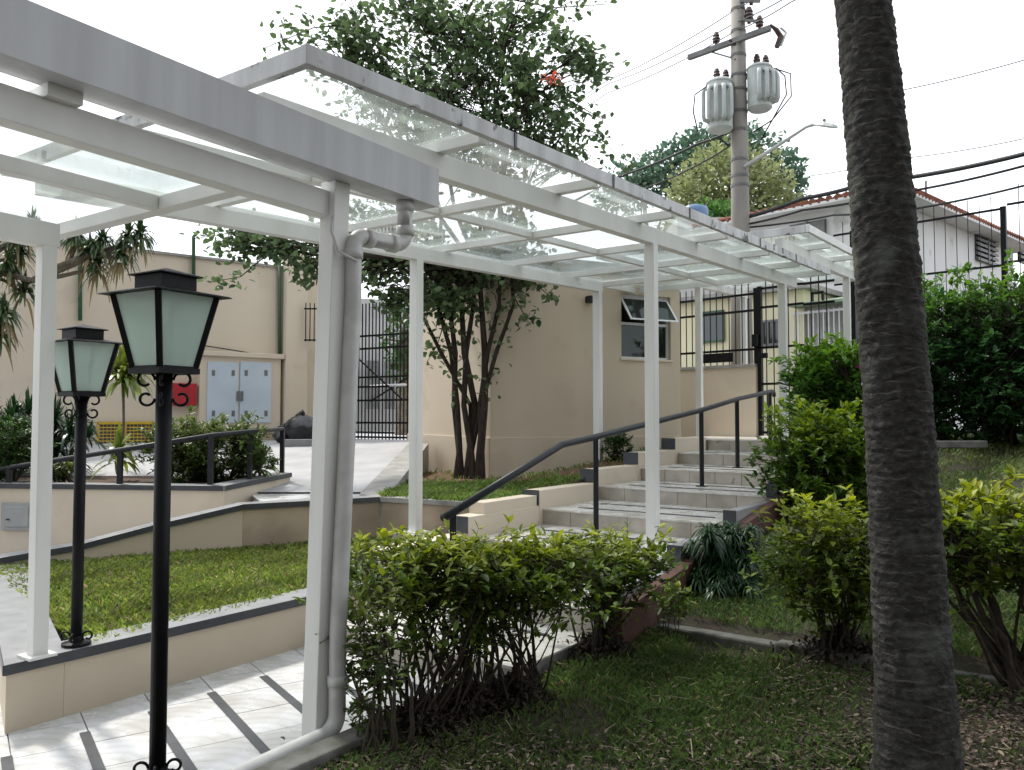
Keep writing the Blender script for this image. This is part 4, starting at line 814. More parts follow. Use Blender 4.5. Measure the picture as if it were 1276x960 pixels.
# cream house behind the entrance wall
YA = P(1002, 400, 18.6); YA.z = 0; YD = Vector((-.7071, .7071, 0)); YNn = Vector((.7071, .7071, 0))
yh = thing('cream_house', 'low cream house seen through the fence behind the pole', 'house', Vector((YA.x, YA.y, 1.1)))
yl = (VPL(838, 400, YA, YA + YD) - YA).to_2d().length; yz = VPL(930, 369, YA, YA + YD).z
MB().prism([(p.x, p.y) for p in (YA, YA + YNn * 5, YA + YNn * 5 + YD * yl, YA + YD * yl)], 1.0, yz).build('wall', YELH, yh)
MB().prism([(p.x, p.y) for p in (YA - YNn * .2 - YD * .2, YA + YNn * 5.2, YA + YNn * 5.2 + YD * (yl + .2), YA - YNn * .2 + YD * (yl + .2))], yz + .001, yz + .12).build('roof', CONC, yh)
def ywin(u0, u1, v0, v1, bars=0):
    p, q = VPL(u0, v1, YA, YA + YD), VPL(u1, v1, YA, YA + YD); um = (u0 + u1) / 2; z1, z0 = VPL(um, v0, YA, YA + YD).z, VPL(um, v1, YA, YA + YD).z; p.z = q.z = 0; n = -YNn
    w = MB().prism([(x.x, x.y) for x in (p + n * .002, p + n * .03, q + n * .03, q + n * .002)][::-1], z0, z1).build('window', WIN, yh)
    for a, b, c, d in ((p, q, z1 - .05, z1), (p, q, z0, z0 + .05)): MB().bar(a + n * .045 + Vector((0, 0, (c + d) / 2)), b + n * .045 + Vector((0, 0, (c + d) / 2)), .04, .05).build('frame', GREENP if not bars else LOUVRE, w)
    for i in range(bars + 2):
        x = p.lerp(q, i / (bars + 1)); MB().box((x.x + n.x * .05, x.y + n.y * .05, (z0 + z1) / 2), (.04, .04, z1 - z0 - .1), R(-45)).build('frame', GREENP if not bars else LOUVRE, w)
ywin(873, 903, 388, 427); ywin(952, 972, 399, 431, 2)
# white garage front with bars
WA = P(1090, 400, 17.2); WA.z = 0
wg_ = thing('garage_front', 'white garage front with barred gate and pale green roof', 'garage', Vector((WA.x, WA.y, 1.1)))
wl_ = (VPL(986, 400, WA, WA + YD) - WA).to_2d().length; wz_ = VPL(1040, 378, WA, WA + YD).z
MB().prism([(p.x, p.y) for p in (WA + YNn * .4, WA + YNn * 4, WA + YNn * 4 + YD * wl_, WA + YNn * .4 + YD * wl_)], 1.0, wz_).build('wall', GREYW, wg_)
MB().hexa([WA - YNn * .2 + Vector((0, 0, wz_)), WA + YNn * 4 + Vector((0, 0, wz_ + .01)), WA + YNn * 4 + YD * wl_ + Vector((0, 0, wz_ + .01)), WA - YNn * .2 + YD * wl_ + Vector((0, 0, wz_))],
          [WA - YNn * .2 + Vector((0, 0, wz_ + .06)), WA + YNn * 4 + Vector((0, 0, wz_ + .75)), WA + YNn * 4 + YD * wl_ + Vector((0, 0, wz_ + .75)), WA - YNn * .2 + YD * wl_ + Vector((0, 0, wz_ + .06))]).build('roof', GREENR, wg_)
me = MB().box((0, 0, (wz_ - 1.3) / 2 - .1), (.025, .025, wz_ - 1.35)).mesh('bar')
for i in range(16): p = WA + YD * (wl_ * (i + .5) / 16) ; link('bar', me, WHITEM, wg_, (p.x - WA.x, p.y - WA.y, .22), R(45))
for z in (1.5, 2.6, wz_ - .15): MB().bar(WA + Vector((0, 0, z)), WA + YD * wl_ + Vector((0, 0, z)), .03, .05).build('rail', WHITEM, wg_)
MB().prism([(p.x, p.y) for p in (WA + YD * (wl_ * .45) + YNn * .37, WA + YD * (wl_ * .25) + YNn * .37, WA + YD * (wl_ * .25) + YNn * .395, WA + YD * (wl_ * .45) + YNn * .395)], 1.9, wz_ - .4).build('window', WIN, wg_)
# building beyond the vehicle gate
sb = thing('street_building', 'pale grey building across the street beyond the vehicle gate', 'building', P(450, 540, 25))
for (u0, u1, v0, m, nm) in ((395, 498, 372, GREYW, 'wall'),):
    a, b = P(u0, 540, 24.5), P(u1, 540, 25.5); MB().prism([(a.x, a.y), (b.x, b.y), (b.x, b.y + 5), (a.x, a.y + 5)], .9, P(450, v0, 25).z).build(nm, m, sb)
for u in (420, 458, 480):
    a, b = P(u, 470, 24.6), P(u + 14, 470, 24.7); MB().prism([(a.x, a.y - .2), (b.x, b.y - .2), (b.x, b.y + .1), (a.x, a.y + .1)], P(u, 510, 24.6).z, P(u, 450, 24.6).z).build('window', LOUVRE, sb)
# blue water tank on a far roof
ft_ = thing('far_building', 'distant low building carrying a blue water tank', 'building', P(862, 400, 27))
a, b = P(845, 400, 27), P(905, 400, 27); MB().prism([(a.x, a.y), (b.x, b.y), (b.x, b.y + 4), (a.x, a.y + 4)], 1.0, P(870, 271, 27).z).build('wall', GREYW, ft_)
tk = P(866, 281, 28); tag(MB().lathe((tk.x, tk.y, P(870, 271, 27).z + .002), [(.38, 0), (.45, .1), (.47, .45), (.42, .58), (.2, .66)], 20).build('water_tank', TANKB, smooth=True), 'blue round water tank on a far rooftop', 'tank')
# ============================================================ utility pole
PX = P(924, 400, 16.0); up_ = thing('utility_pole', 'tall round concrete utility pole with crossarm behind the fence', 'pole', Vector((PX.x, PX.y, 1.2)))
bx_, by_ = PX.x, PX.y
MB().tube([(bx_, by_, 1.2), (bx_, by_, 6), (bx_, by_, 10.8)], [.235, .175, .125], 20).build('shaft', POLEM, up_, smooth=True)
zp = lambda v: P(924, v, 16).z; SD = Vector((.7071, -.7071, 0))
for v in (13, 40, 70, 95, 113, 140, 163, 200, 220, 232): 
    z = zp(v); r = np.interp(z, [1.2, 6, 10.8], [.235, .175, .125]) + .012; MB().tube([(bx_, by_, z - .025), (bx_, by_, z + .025)], r, 16).build('band', LOUVRE, up_)
za = zp(54); arm = MB().bar(Vector((bx_, by_ - .19, za)) - SD * 1.2, Vector((bx_, by_ - .19, za)) + SD * .62, .09, .10).build('crossarm', LOUVRE, up_)
def insul(p, parent, k=1.0): return MB().lathe(p, [(.025 * k, 0), (.025 * k, .05 * k), (.06 * k, .055 * k), (.05 * k, .09 * k), (.065 * k, .10 * k), (.045 * k, .14 * k), (.055 * k, .15 * k), (.03 * k, .21 * k)], 12).build('insulator', PORC, parent)
for t in (-.55, .40): insul(Vector((bx_, by_ - .19, za + .05)) + SD * t, arm, 1.25)
for t in (.62, -.25):
    c = Vector((bx_, by_ - .25, za - .12)) + SD * t + Vector((.08, 0, 0)); MB().tube([c + Vector((-.1, 0, .16)), c + Vector((.02, 0, .05)), c + Vector((.10, 0, -.08)), c + Vector((.02, 0, -.28))], [.02, .05, .06, .05], 8).build('fuse_cutout', PORC, arm); MB().tube([c + Vector((.1, 0, .1)), c + Vector((.2, 0, .0)), c + Vector((.10, 0, -.25))], .025, 6).build('fuse_link', WHITEM, arm)
for v, L in ((5, .26), (28, .20)):
    z = zp(v); MB().bar((bx_, by_ - .1, z), Vector((bx_, by_ - .1, z - .16)) + SD * (L + .18), .05, .05).build('bracket', LOUVRE, up_); insul(Vector((bx_ + L * .8, by_ - .2, z - .12)), up_, 1.5)
MB().bar(Vector((bx_, by_ - .17, za - .05)) - SD * .65, Vector((bx_, by_ - .17, za - .4)) - SD * .05, .02, .03).build('arm_brace', LOUVRE, up_)
def trafo(c, h, r, label, finside):
    t = thing('transformer', label, 'transformer', c, 'pole transformers')
    MB().lathe(c, [(r * .82, 0), (r, .04), (r, h * .93), (r * 1.06, h * .935), (r * 1.06, h * .96), (r * .9, h), (.02, h * 1.04)], 22).build('tank', TRAFO, t, smooth=False)
    for i in range(5):
        a = finside + (i - 2) * .42; d = Vector((math.cos(a), math.sin(a), 0)); z0, z1 = h * .16, h * .82; k = r + .09
        MB().tube([c + d * r * .95 + Vector((0, 0, z1)), c + d * k + Vector((0, 0, z1 - .03)), c + d * (k + .02) + Vector((0, 0, z1 - .1)), c + d * (k + .02) + Vector((0, 0, z0 + .1)), c + d * k + Vector((0, 0, z0 + .03)), c + d * r * .95 + Vector((0, 0, z0))], .042, 8).build('cooling_tube', TRAFO, t, smooth=True)
    for dx, dy in ((-.05, 0), (.14, .05)): insul(c + Vector((dx, dy, h * 1.0)), t, 1.15)
    d = (Vector((bx_, by_, 0)) - Vector((c.x, c.y, 0)));
    for z in (h * .25, h * .8): MB().bar(c + Vector((0, 0, z)) + d.normalized() * r * .9, c + Vector((0, 0, z)) + d * .9, .06, .05).build('mounting_bracket', LOUVRE, t)
    return t
c1 = P(897, 164, 15.9); trafo(c1, P(897, 101, 15.9).z - c1.z, .25, 'left grey pole transformer with five cooling tubes, hung lower', R(245)) ['label'] = 'grey pole transformer hung lower, beside the long crossarm end'
c2 = P(947, 138, 15.8); trafo(c2, P(947, 83, 15.8).z - c2.z, .235, 'grey pole transformer hung higher, on the street lamp side', R(300))
for pts, lab in (([(967, 85), (978, 95), (980, 118), (965, 145), (948, 175)], 'loop'), ([(960, 84), (985, 92), (986, 120), (962, 150), (938, 165)], 'loop'), ([(882, 107), (866, 118), (864, 140), (870, 165)], 'loop')):
    ps = [P(u, v, 15.7) for u, v in pts]; MB().tube(ps, .014, 5).build('jumper_cable', WIREM, up_, smooth=True)
sl2 = thing('street_lamp', 'grey street lamp on a slanting arm from the utility pole', 'lamp', P(932, 206, 15.8))
MB().tube([P(928, 208, 15.85), P(970, 181, 15.2), P(1005, 158, 14.6), P(1016, 155, 14.45)], [.04, .035, .03, .03], 10).build('arm', TRAFO, sl2, smooth=True)
hd0, hd1 = P(1014, 155, 14.45), P(1043, 158, 14.1)
hb = MB(); d = (hd1 - hd0); x = Vector((-d.y, d.x, 0)).normalized()
for k, (t, w_, h_) in enumerate(((0, .03, .03), (.2, .08, .05), (.55, .12, .055), (.9, .09, .035), (1, .03, .02))):
    p = hd0 + d * t; hb.v += [p - x * w_ + Vector((0, 0, -.02)), p + x * w_ + Vector((0, 0, -.02)), p + x * w_ * .6 + Vector((0, 0, h_)), p - x * w_ * .6 + Vector((0, 0, h_))]
hb.f += [(0, 1, 2, 3)] + [(4 * k + i, 4 * k + (i + 1) % 4, 4 * k + 4 + (i + 1) % 4, 4 * k + 4 + i) for k in range(4) for i in range(4)] + [(19, 18, 17, 16)]; hb.build('lamp_head', TRAFO, sl2)
pc_ = P(1027, 153, 14.3); MB().lathe(pc_, [(.03, 0), (.03, .05), (.015, .07)], 8).build('photocell', LOUVRE, sl2)
# ---- cables
def cable(label, pts, r, group='overhead cables', sag=.15):
    ps = []; W = [P(*p) for p in pts]
    for a, b in zip(W[:-1], W[1:]):
        for i in range(10): t = i / 10; q = a.lerp(b, t); q.z -= sag * 4 * t * (1 - t) * (b - a).length / 10; ps.append(q)
    ps.append(W[-1]); tag(MB().tube(ps, r, 5).build('overhead_cable', WIREM, smooth=True), label, 'cable', group)
cable('topmost thin wire running from the pole past the tree', [(560, 205, 32), (758, 100, 22), (917, 12, 16), (990, -40, 13)], .011)
cable('second thin wire running from the pole past the tree', [(560, 215, 32), (757, 105, 22), (917, 28, 16), (1010, -22, 13)], .011)
cable('third thin wire running from the pole past the tree', [(560, 228, 32), (757, 116, 22), (918, 38, 16), (985, 3, 13.5), (1060, -40, 12)], .011)
cable('thick black cable bundle from the tree to the pole below the transformers', [(700, 258, 22), (765, 222, 20), (868, 180, 17), (924, 158, 16)], .028)
cable('black cable below the bundle, ending lower on the pole', [(740, 262, 21), (800, 236, 19.5), (880, 200, 17), (924, 172, 16)], .018)
cable('heavy black cable climbing from the pole to the right past the palm', [(928, 272, 16), (1000, 248, 15.2), (1062, 234, 14.5), (1130, 222, 14), (1290, 189, 12.5)], .04)
cable('dark cable under the heavy one, above the red roof', [(928, 280, 16), (1000, 262, 15), (1130, 239, 14), (1290, 203, 12.5)], .022)
cable('lowest dark cable crossing in front of the white house', [(928, 284, 16), (1040, 268, 15), (1130, 262, 14), (1290, 228, 12.6)], .02)
cable('single faint wire high over the white house', [(1090, 119, 20), (1290, 71, 17)], .012)
cable('faint wire between the high wire and the heavy cable', [(1005, 220, 20), (1130, 197, 18.5), (1290, 170, 16)], .010)
# ============================================================ vegetation
def blob_dirs(n):
    v = np.random.normal(0, 1, (n, 3)); return nrm(v)
def branch(mb, a, b, r0, r1, bend=.12, n=5, seg=5):
    a, b = Vector(a), Vector(b); L = (b - a).length; o = Vector((random.gauss(0, 1), random.gauss(0, 1), random.gauss(0, .4))) * L * bend; pts = []
    for i in range(seg + 1):
        t = i / seg; pts.append(a.lerp(b, t) + o * (4 * t * (1 - t)) + Vector((random.gauss(0, 1), random.gauss(0, 1), random.gauss(0, 1))) * L * .015)
    pts[0] = a; pts[-1] = b; mb.tube(pts, [r0 + (r1 - r0) * i / seg for i in range(seg + 1)], n, cap=False); return pts
def shrub(name, label, bases, cen, rad, nst, ntw, lpt, Ln, ratio, cols, cat='shrub', group=None, m=LEAF, power=3.0, low=0.0, tip=None, lowleaf=.12, stem_r=.014, flare=.5, lump=.18):
    """leafy shrub: stems from bases into a crown (superellipsoid), twigs and leaf rosettes; tip = colour of young top growth and of top light painted in"""
    cen = Vector(cen); t = thing(name, label, cat, bases[0], group); st = MB(); pos = []; dr = []; hh = []
    ph = np.random.rand(4) * 6
    def inside():
        while True:
            q = np.random.uniform(-1, 1, 3); l = (abs(q) ** power).sum(); 
            if l > 1: continue
            a = math.atan2(q[1], q[0]); k = 1 + lump * math.sin(3 * a + ph[0]) * math.cos(4 * q[2] + ph[1]) + lump * .7 * math.sin(7 * a + ph[2] + 5 * q[2])
            if l < .12 and random.random() < .6: continue
            return Vector(q * np.array(rad) * k) + cen, l
    ends = []
    for i in range(nst):
        b = Vector(random.choice(bases)) + Vector((random.gauss(0, .035), random.gauss(0, .035), 0)); q, _ = inside(); q = q.lerp(Vector((b.x, b.y, q.z)), 1 - flare); q.z = min(q.z, cen.z + rad[2] * .3)
        p = branch(st, b, q, stem_r * random.choice((.55, .7, .9, 1.2, 1.7)), stem_r * .35, .07, 5, 6); ends += [(p[k], k) for k in (4, 5, 6)]
    for i in range(ntw):
        q, l = inside(); e = min(random.sample(ends, min(14, len(ends))), key=lambda s: (s[0] - q).length)[0]
        p = branch(st, e, q, stem_r * .3, stem_r * .13, .1, 3, 3); d = (p[-1] - p[-2]).normalized() + Vector((0, 0, .35))
        for k in range(lpt): pos.append(q - d * .03 * (k % 3)); dr.append(Vector((random.gauss(0, 1), random.gauss(0, 1), random.gauss(.25, .55))) + d * .5)
        if random.random() < .6:
            for k in range(2): x = p[2].lerp(p[3], random.random()); pos.append(x); dr.append(Vector((random.gauss(0, 1), random.gauss(0, 1), random.gauss(0.1, .5))))
    nl = int(len(pos) * lowleaf)
    for i in range(nl): e = random.choice(ends)[0]; pos.append(e + Vector((random.gauss(0, .03), random.gauss(0, .03), random.gauss(0, .06)))); dr.append(Vector((random.gauss(0, 1), random.gauss(0, 1), random.gauss(0, .5))))
    st.build('stems', TWIG, t, smooth=True)
    pos = np.array([tuple(p) for p in pos]); dr = np.array([tuple(d) for d in dr]); N = len(pos); T = tints(N, *cols)
    if tip is not None:
        h = np.clip((pos[:, 2] - (cen.z + rad[2] * .15)) / (rad[2] * .75), 0, 1)[:, None] ** .9 * (np.random.rand(N, 1) < .85) * np.random.uniform(.35, 1, (N, 1)); T = T * (1 - h) + np.array(tip) * h  # blend by height: yellow young growth, with light on the crown top painted in
    leaves('foliage', pos, dr, np.random.uniform(.45, 1.4, N) * Ln, ratio, m, t, T); return t
def LZ(x, y): s, w = SW(x, y); return float(lawn_z(s, w))
def gp(u, Y): x = (u - PU) / F * Y; return Vector((x, Y, LZ(x, Y) - .02))
DUR = ((.055, .10, .016), (.15, .21, .03)); YT = (.41, .44, .05)
# golden dewdrop shrubs in front of the stairs
bs_ = [gp(u, y) for u, y in ((505, 4.1), (545, 4.3), (600, 4.5), (640, 4.55), (668, 4.7), (570, 4.4), (525, 4.2), (620, 4.5))]
shrub('leafy_shrub', 'wide golden green shrub with bare stems hiding the lower stairs', bs_, P(582, 712, 4.6), (.76, .34, .215), 84, 760, 7, .052, .5, DUR, tip=YT, lowleaf=.42, stem_r=.0085, flare=.6, lump=.34, power=2.4, group='golden green shrubs')
shrub('leafy_shrub', 'smaller golden green shrub beside the white canopy post', [gp(742, 5.25), gp(752, 5.3)], P(752, 703, 5.25), (.45, .32, .22), 30, 330, 7, .052, .5, DUR, tip=YT, lump=.32, power=2.3, lowleaf=.3, stem_r=.010, flare=.6, group='golden green shrubs')
shrub('leafy_shrub', 'loose straggling shrub leaning against the downpipe', [gp(470, 3.9), gp(490, 4.0)], P(465, 810, 4.2), (.27, .22, .42), 14, 130, 5, .055, .48, ((.035, .07, .015), (.10, .14, .025)), tip=(.2, .24, .03), lowleaf=.2, stem_r=.009, power=2.2, group='golden green shrubs')
shrub('leafy_shrub', 'low leafy sprig at the foot of the terracotta flank', [gp(832, 5.55)], P(838, 745, 5.55), (.14, .12, .14), 6, 26, 6, .05, .5, DUR, tip=YT, stem_r=.006, power=2, group='golden green shrubs')
shrub('leafy_shrub', 'golden green shrub on slender stems left of the palm trunk', [gp(1030, 5.05), gp(1046, 5.1), gp(1038, 5.15)], P(1028, 690, 5.1), (.44, .36, .36), 22, 400, 7, .058, .48, DUR, tip=YT, lowleaf=.12, stem_r=.010, flare=.75, power=2.4, group='golden green shrubs')
shrub('leafy_shrub', 'broad golden green shrub with slanting stems right of the palm trunk', [gp(1285, 4.55), gp(1300, 4.6), gp(1262, 4.5)], P(1262, 668, 4.6), (.72, .40, .30), 26, 640, 7, .062, .5, DUR, tip=(.34, .36, .03), lowleaf=.10, stem_r=.018, flare=.9, group='golden green shrubs')
# shrubs along the right side of the stairs
G2 = ((.055, .115, .02), (.14, .225, .035))
shrub('leafy_shrub', 'dense bright green shrub beside the upper steps', [gp(1000, 8.3), gp(1025, 8.2), gp(1045, 8.3)], P(1020, 578, 8.3), (.60, .5, .62), 16, 850, 7, .075, .5, G2, tip=(.30, .38, .04), lowleaf=.25, stem_r=.016, power=2.6)
shrub('leafy_shrub', 'leafy green shrub with a pink bloom by the entrance gate', [gp(1030, 9.8), gp(1050, 9.8)], P(1034, 482, 9.8), (.54, .5, .58), 12, 700, 7, .085, .5, ((.045, .12, .02), (.10, .21, .035)), tip=(.2, .33, .04), lowleaf=.25, stem_r=.018, power=2.4)
fl = P(1079, 455, 9.35); N = 60; leaves('pink_bloom', np.array(fl) + np.random.normal(0, .045, (N, 3)), np.random.normal(0, 1, (N, 3)), np.full(N, .05), .8, LEAF, None, tints(N, (.4, .03, .2), (.5, .05, .28)))
o = bpy.data.objects['pink_bloom']; tag(o, 'pink bloom on the shrub near the palm trunk', 'flower'); del o['kind']
# hedge at right
HG = ((.028, .08, .03), (.065, .155, .05)); hedges = []
for i, (u, Y, rx, top, lab) in enumerate(((1180, 11.9, .80, 352, 'tall dark green hedge shrub close to the palm trunk'), (1262, 11.4, .80, 346, 'tall hedge shrub next to the square fence post'), (1345, 10.9, .8, 346, 'tall hedge shrub at the lawn corner'))):
    b = gp(u, Y - .1); zt_ = P(u, top, Y).z; cz = (b.z + .1 + zt_) / 2
    shrub('hedge_shrub', lab, [b, b + Vector((.3, -.1, 0)), b + Vector((-.3, .1, 0))], (b.x, b.y, cz), (rx, .75, (zt_ - b.z) / 2 - .03), 18, 1150, 7, .10, .42, HG, cat='hedge', tip=(.13, .24, .03), lowleaf=.3, stem_r=.022, power=3.2, flare=.8)
# strap leaved clump
def strap_clump(name, label, base, n, L, wd, cols, cat='plant', spread=1.0, rise=.9, group=None, cen=None, m=LEAFG, droop=1.0, parent=None, pname='leaves'):
    t = parent or thing(name, label, cat, base, group); K = 6; c = np.array(cen if cen is not None else base)
    az = np.random.rand(n) * 2 * math.pi; el = np.random.uniform(.15, 1.45, n) * rise; Ls = L * np.random.uniform(.6, 1.15, n)
    V = np.zeros((n, K * 2, 3)); h = np.stack([np.cos(az), np.sin(az), np.zeros(n)], 1) * spread; side = np.stack([-np.sin(az), np.cos(az), np.zeros(n)], 1)
    for k in range(K):
        tt = k / (K - 1); hor = Ls * tt * np.cos(el) * (1 - .15 * tt); ver = Ls * (tt * np.sin(el) - droop * .55 * tt ** 2 * np.cos(el) - droop * .12 * tt ** 2)
        p = c + h * hor[:, None] + np.stack([np.zeros(n), np.zeros(n), ver], 1); w = wd * (math.sin(math.pi * (.12 + .86 * tt)) ** .7) / 2
        V[:, 2 * k] = p - side * w; V[:, 2 * k + 1] = p + side * w
    rings(V, [(2 * k, 2 * k + 1, 2 * k + 3, 2 * k + 2) for k in range(K - 1)], pname, m, t, tints(n, *cols)); return t
b = gp(902, 6.35)
cl = thing('strap_leaf_clump', 'dark drooping strap leaved clump beside the terracotta flank', 'plant', b)
for i in range(70):
    h_ = random.uniform(0, .42); k_ = 1 - h_ * .9; q = b + Vector((random.gauss(0, .17) * k_, random.gauss(0, .14) * k_, .04 + h_)); strap_clump('', '', None, 60, .19, .011, ((.012, .036, .015), (.032, .08, .026)), parent=cl, cen=q, rise=.7, droop=1.3, pname='leaf_tuft')
# bougainvillea tree in the bed
tb = G(584, 594, .76); tb.y -= .35; tb.x = (584 - PU) / F * tb.y; tb.z = bed_z(tb.x, tb.y) - .04
tr = thing('bougainvillea_tree', 'twisted many stemmed bougainvillea tree growing by the guardhouse', 'tree', tb); Yt = tb.y
tk_ = MB(); tops = []; tleaf = []
for i, (ub, um, ut, r) in enumerate(((568, 570, 545, .055), (575, 566, 560, .06), (582, 592, 575, .07), (590, 578, 590, .06), (596, 604, 600, .075), (601, 598, 622, .055), (588, 586, 520, .045), (578, 600, 640, .05))):
    dy = random.uniform(-.12, .16); p = [P(ub, 590, Yt + dy * .4), P((ub + um) / 2 + random.uniform(-4, 4), 560, Yt + dy), P(um, 505, Yt + dy), P((um + ut) / 2 + random.uniform(-5, 5), 440, Yt - dy), P(ut, 380, Yt + dy), P(ut + random.uniform(-15, 15), 325, Yt + dy * 2)]
    p[0].z = tb.z - .05
    r *= .78; tk_.tube(p, [r * 1.25, r, r * .85, r * .8, r * .65, r * .5], 8, cap=False)
    for q_ in range(34):
        i_ = random.choice((2, 3, 3, 4, 4)); x_ = p[i_].lerp(p[i_ + 1], random.random()) + Vector(np.random.normal(0, .09, 3)); tleaf.append(x_); tops.append(p[-1])
crown_c = [(570, 105, 0, 1.55, 1.15), (480, 90, .2, 1.0, .9), (660, 110, -.1, 1.05, .9), (570, 30, .3, 1.3, .8), (430, 55, 0, .75, .55), (700, 170, -.2, .65, .45), (720, 70, 0, .55, .45), (520, 165, -.3, 1.3, .7), (620, 185, -.2, 1.2, .6), (640, 20, .2, .9, .6), (500, 10, .2, .9, .5)]
low_c = [(470, 325, -.1, .75, .45), (545, 330, .2, .8, .5), (610, 335, .1, .7, .42), (660, 335, .1, .45, .3), (500, 375, -.1, .45, .3), (560, 375, -.2, .45, .25), (350, 305, -.4, .55, .3), (300, 300, -.4, .45, .22), (395, 330, -.3, .5, .35), (630, 300, .1, .7, .5), (480, 285, 0, .9, .4)]
pos = list(tleaf); dr = [Vector(np.random.normal(0, 1, 3)) for _ in tleaf]
def cluster(c, rx, rz, nsp, per, spray):
    base = random.choice(tops); pb = branch(tk_, base, c, .035, .014, .12, 5, 5)
    for i in range(nsp):
        v = Vector(np.random.normal(0, .48, 3)); q = c + Vector((v.x * rx, v.y * rx, v.z * rz)); e = random.choice(pb[2:]).lerp(c, random.random() * .8)
        pts = branch(tk_, e, q, .010, .004, .12, 3, 4); d = (pts[-1] - pts[-2]).normalized()
        for k in range(per):
            t = random.random() ** .6; p = pts[2].lerp(pts[-1], t) + Vector(np.random.normal(0, spray, 3)); pos.append(p); dr.append(Vector((random.gauss(0, 1), random.gauss(0, 1), random.gauss(-.3, .6))) + d * .3)
for u, v, dy, rx, rz in crown_c: cluster(P(u, v, Yt + dy), rx, rz, int(46 * rx * rz) + 13, 15, .09)
for u, v, dy, rx, rz in low_c: cluster(P(u, v, Yt + dy), rx, rz, int(120 * rx * rz) + 14, 14, .07)
for path in ([(700, 150), (740, 165), (770, 195), (788, 203)], [(690, 60), (730, 75), (745, 80)], [(450, 60), (380, 45), (340, 22)], [(440, 30), (390, 35), (330, 60)], [(430, 90), (370, 75), (315, 85)], [(350, 300), (290, 290), (240, 298)], [(330, 320), (300, 345), (262, 352)], [(640, 330), (680, 365), (690, 372)], [(560, 380), (545, 430), (533, 450)], [(640, 0), (690, 10), (760, 5)], [(640, 370), (655, 395), (660, 398)], [(700, 120), (735, 140), (752, 150)]):
    W = [P(u, v, Yt + random.uniform(-.3, .1)) for u, v in path]; tk_.tube(W, [.012, .008, .005, .004][:len(W)], 4, cap=False)
    for k in range(46):
        t = random.random() * (len(W) - 1); i = min(int(t), len(W) - 2); p = W[i].lerp(W[i + 1], t - i) + Vector(np.random.normal(0, .075, 3)); pos.append(p); dr.append(Vector((random.gauss(0, 1), random.gauss(0, 1), random.gauss(-.5, .6))))
for i in range(90):
    u, v = random.uniform(455, 660), random.uniform(300, 392); e = P(u, v, Yt + random.uniform(-.35, .3)); branch(tk_, random.choice(tops), e, .011, .004, .14, 4, 4)
tk_.build('trunk', BARK, tr, smooth=True)
pos = np.array([tuple(p) for p in pos]); dr = np.array([tuple(d) for d in dr]); N = len(pos)
leaves('crown', pos, dr, np.random.uniform(.07, .125, N), .72, LEAF, tr, tints(N, (.055, .095, .042), (.125, .18, .08)), up=.6)
fl = P(689, 98, Yt - 1.0); n2 = 26; leaves('red_bracts', np.array(fl) + np.random.normal(0, .05, (n2, 3)) * np.array([1.5, 1, .6]), np.random.normal(0, 1, (n2, 3)), np.full(n2, .07), .7, LEAF, tr, tints(n2, (.55, .10, .06), (.65, .16, .10)))
# small bed shrub by the wall
b = P(768, 575, 11.2); b.z = bed_z(b.x, b.y) + .02
shrub('leafy_shrub', 'small round twiggy bush in the bed below the guardhouse window', [b, b + Vector((.06, .03, 0))], P(768, 556, 11.2), (.26, .24, .23), 14, 120, 6, .055, .5, ((.02, .05, .015), (.04, .085, .02)), power=2, stem_r=.008)
# ---- plants behind the terrace wall
b = P(262, 595, 9.75); b.z = .86
shrub('leafy_shrub', 'rounded olive green shrub behind the terrace wall', [b, b + Vector((.2, 0, 0)), b + Vector((-.25, .05, 0))], P(262, 562, 9.75), (.78, .5, .42), 22, 700, 7, .07, .45, ((.035, .065, .018), (.09, .13, .035)), tip=(.14, .18, .05), power=2.3, lowleaf=.3)
def dracaena(base, h, n, L, wd, cols, label, lean=0):
    t = thing('dracaena', label, 'plant', base); top = base + Vector((lean, 0, h)); MB().tube([base, base.lerp(top, .5) + Vector((.02, 0, 0)), top], [.022, .018, .018], 8).build('stem', GBARK, t, smooth=True)
    for k in range(3): strap_clump('', '', None, n // 3, L * (1 - .12 * k), wd, cols, parent=t, cen=top + Vector((0, 0, .08 * k)), rise=1.0 + .06 * k, pname='leaf_head'); 
    return t
YG = ((.10, .16, .03), (.24, .28, .05))
b = P(152, 560, 11.2); b.z = .86; dracaena(b, P(152, 478, 11.2).z - b.z, 210, .66, .062, YG, 'tall dracaena with yellow edged leaves by the yellow grate')
b = P(148, 585, 9.6); b.z = .86; dracaena(b, .22, 66, .42, .06, YG, 'short dracaena with yellow green leaves behind the handrail')
b = P(322, 592, 9.9); b.z = .86; dracaena(b, .12, 90, .45, .035, ((.07, .16, .03), (.15, .26, .05)), 'bright green fountain shaped plant at the end of the handrail')
b = P(55, 588, 10.6); b.z = .86
hg = thing('strap_hedge', 'dark strap leaved hedge against the beige building wall', 'hedge', b)
for i in range(64):
    q = P(random.uniform(-60, 112), 560, random.uniform(10.4, 11.2)); q.z = .9 + random.uniform(.0, .78); strap_clump('', '', None, 46, .42, .035, ((.010, .030, .012), (.03, .07, .022)), parent=hg, cen=q, rise=1.0, pname='leaf_tuft')
b = P(15, 590, 9.6); b.z = .86
shrub('leafy_shrub', 'mid green bush beside the white canopy post on the terrace', [b, b + Vector((-.3, 0, 0))], P(8, 556, 9.6), (.45, .4, .36), 12, 300, 7, .06, .45, ((.025, .06, .015), (.06, .11, .025)), power=2.2, lowleaf=.3)
b = P(75, 597, 9.4); b.z = .86
shrub('leafy_shrub', 'low sparse sprig growing over the terrace coping', [b, b + Vector((.1, 0, 0))], P(70, 585, 9.4), (.22, .18, .14), 8, 60, 6, .06, .45, ((.05, .08, .02), (.1, .13, .03)), power=2)
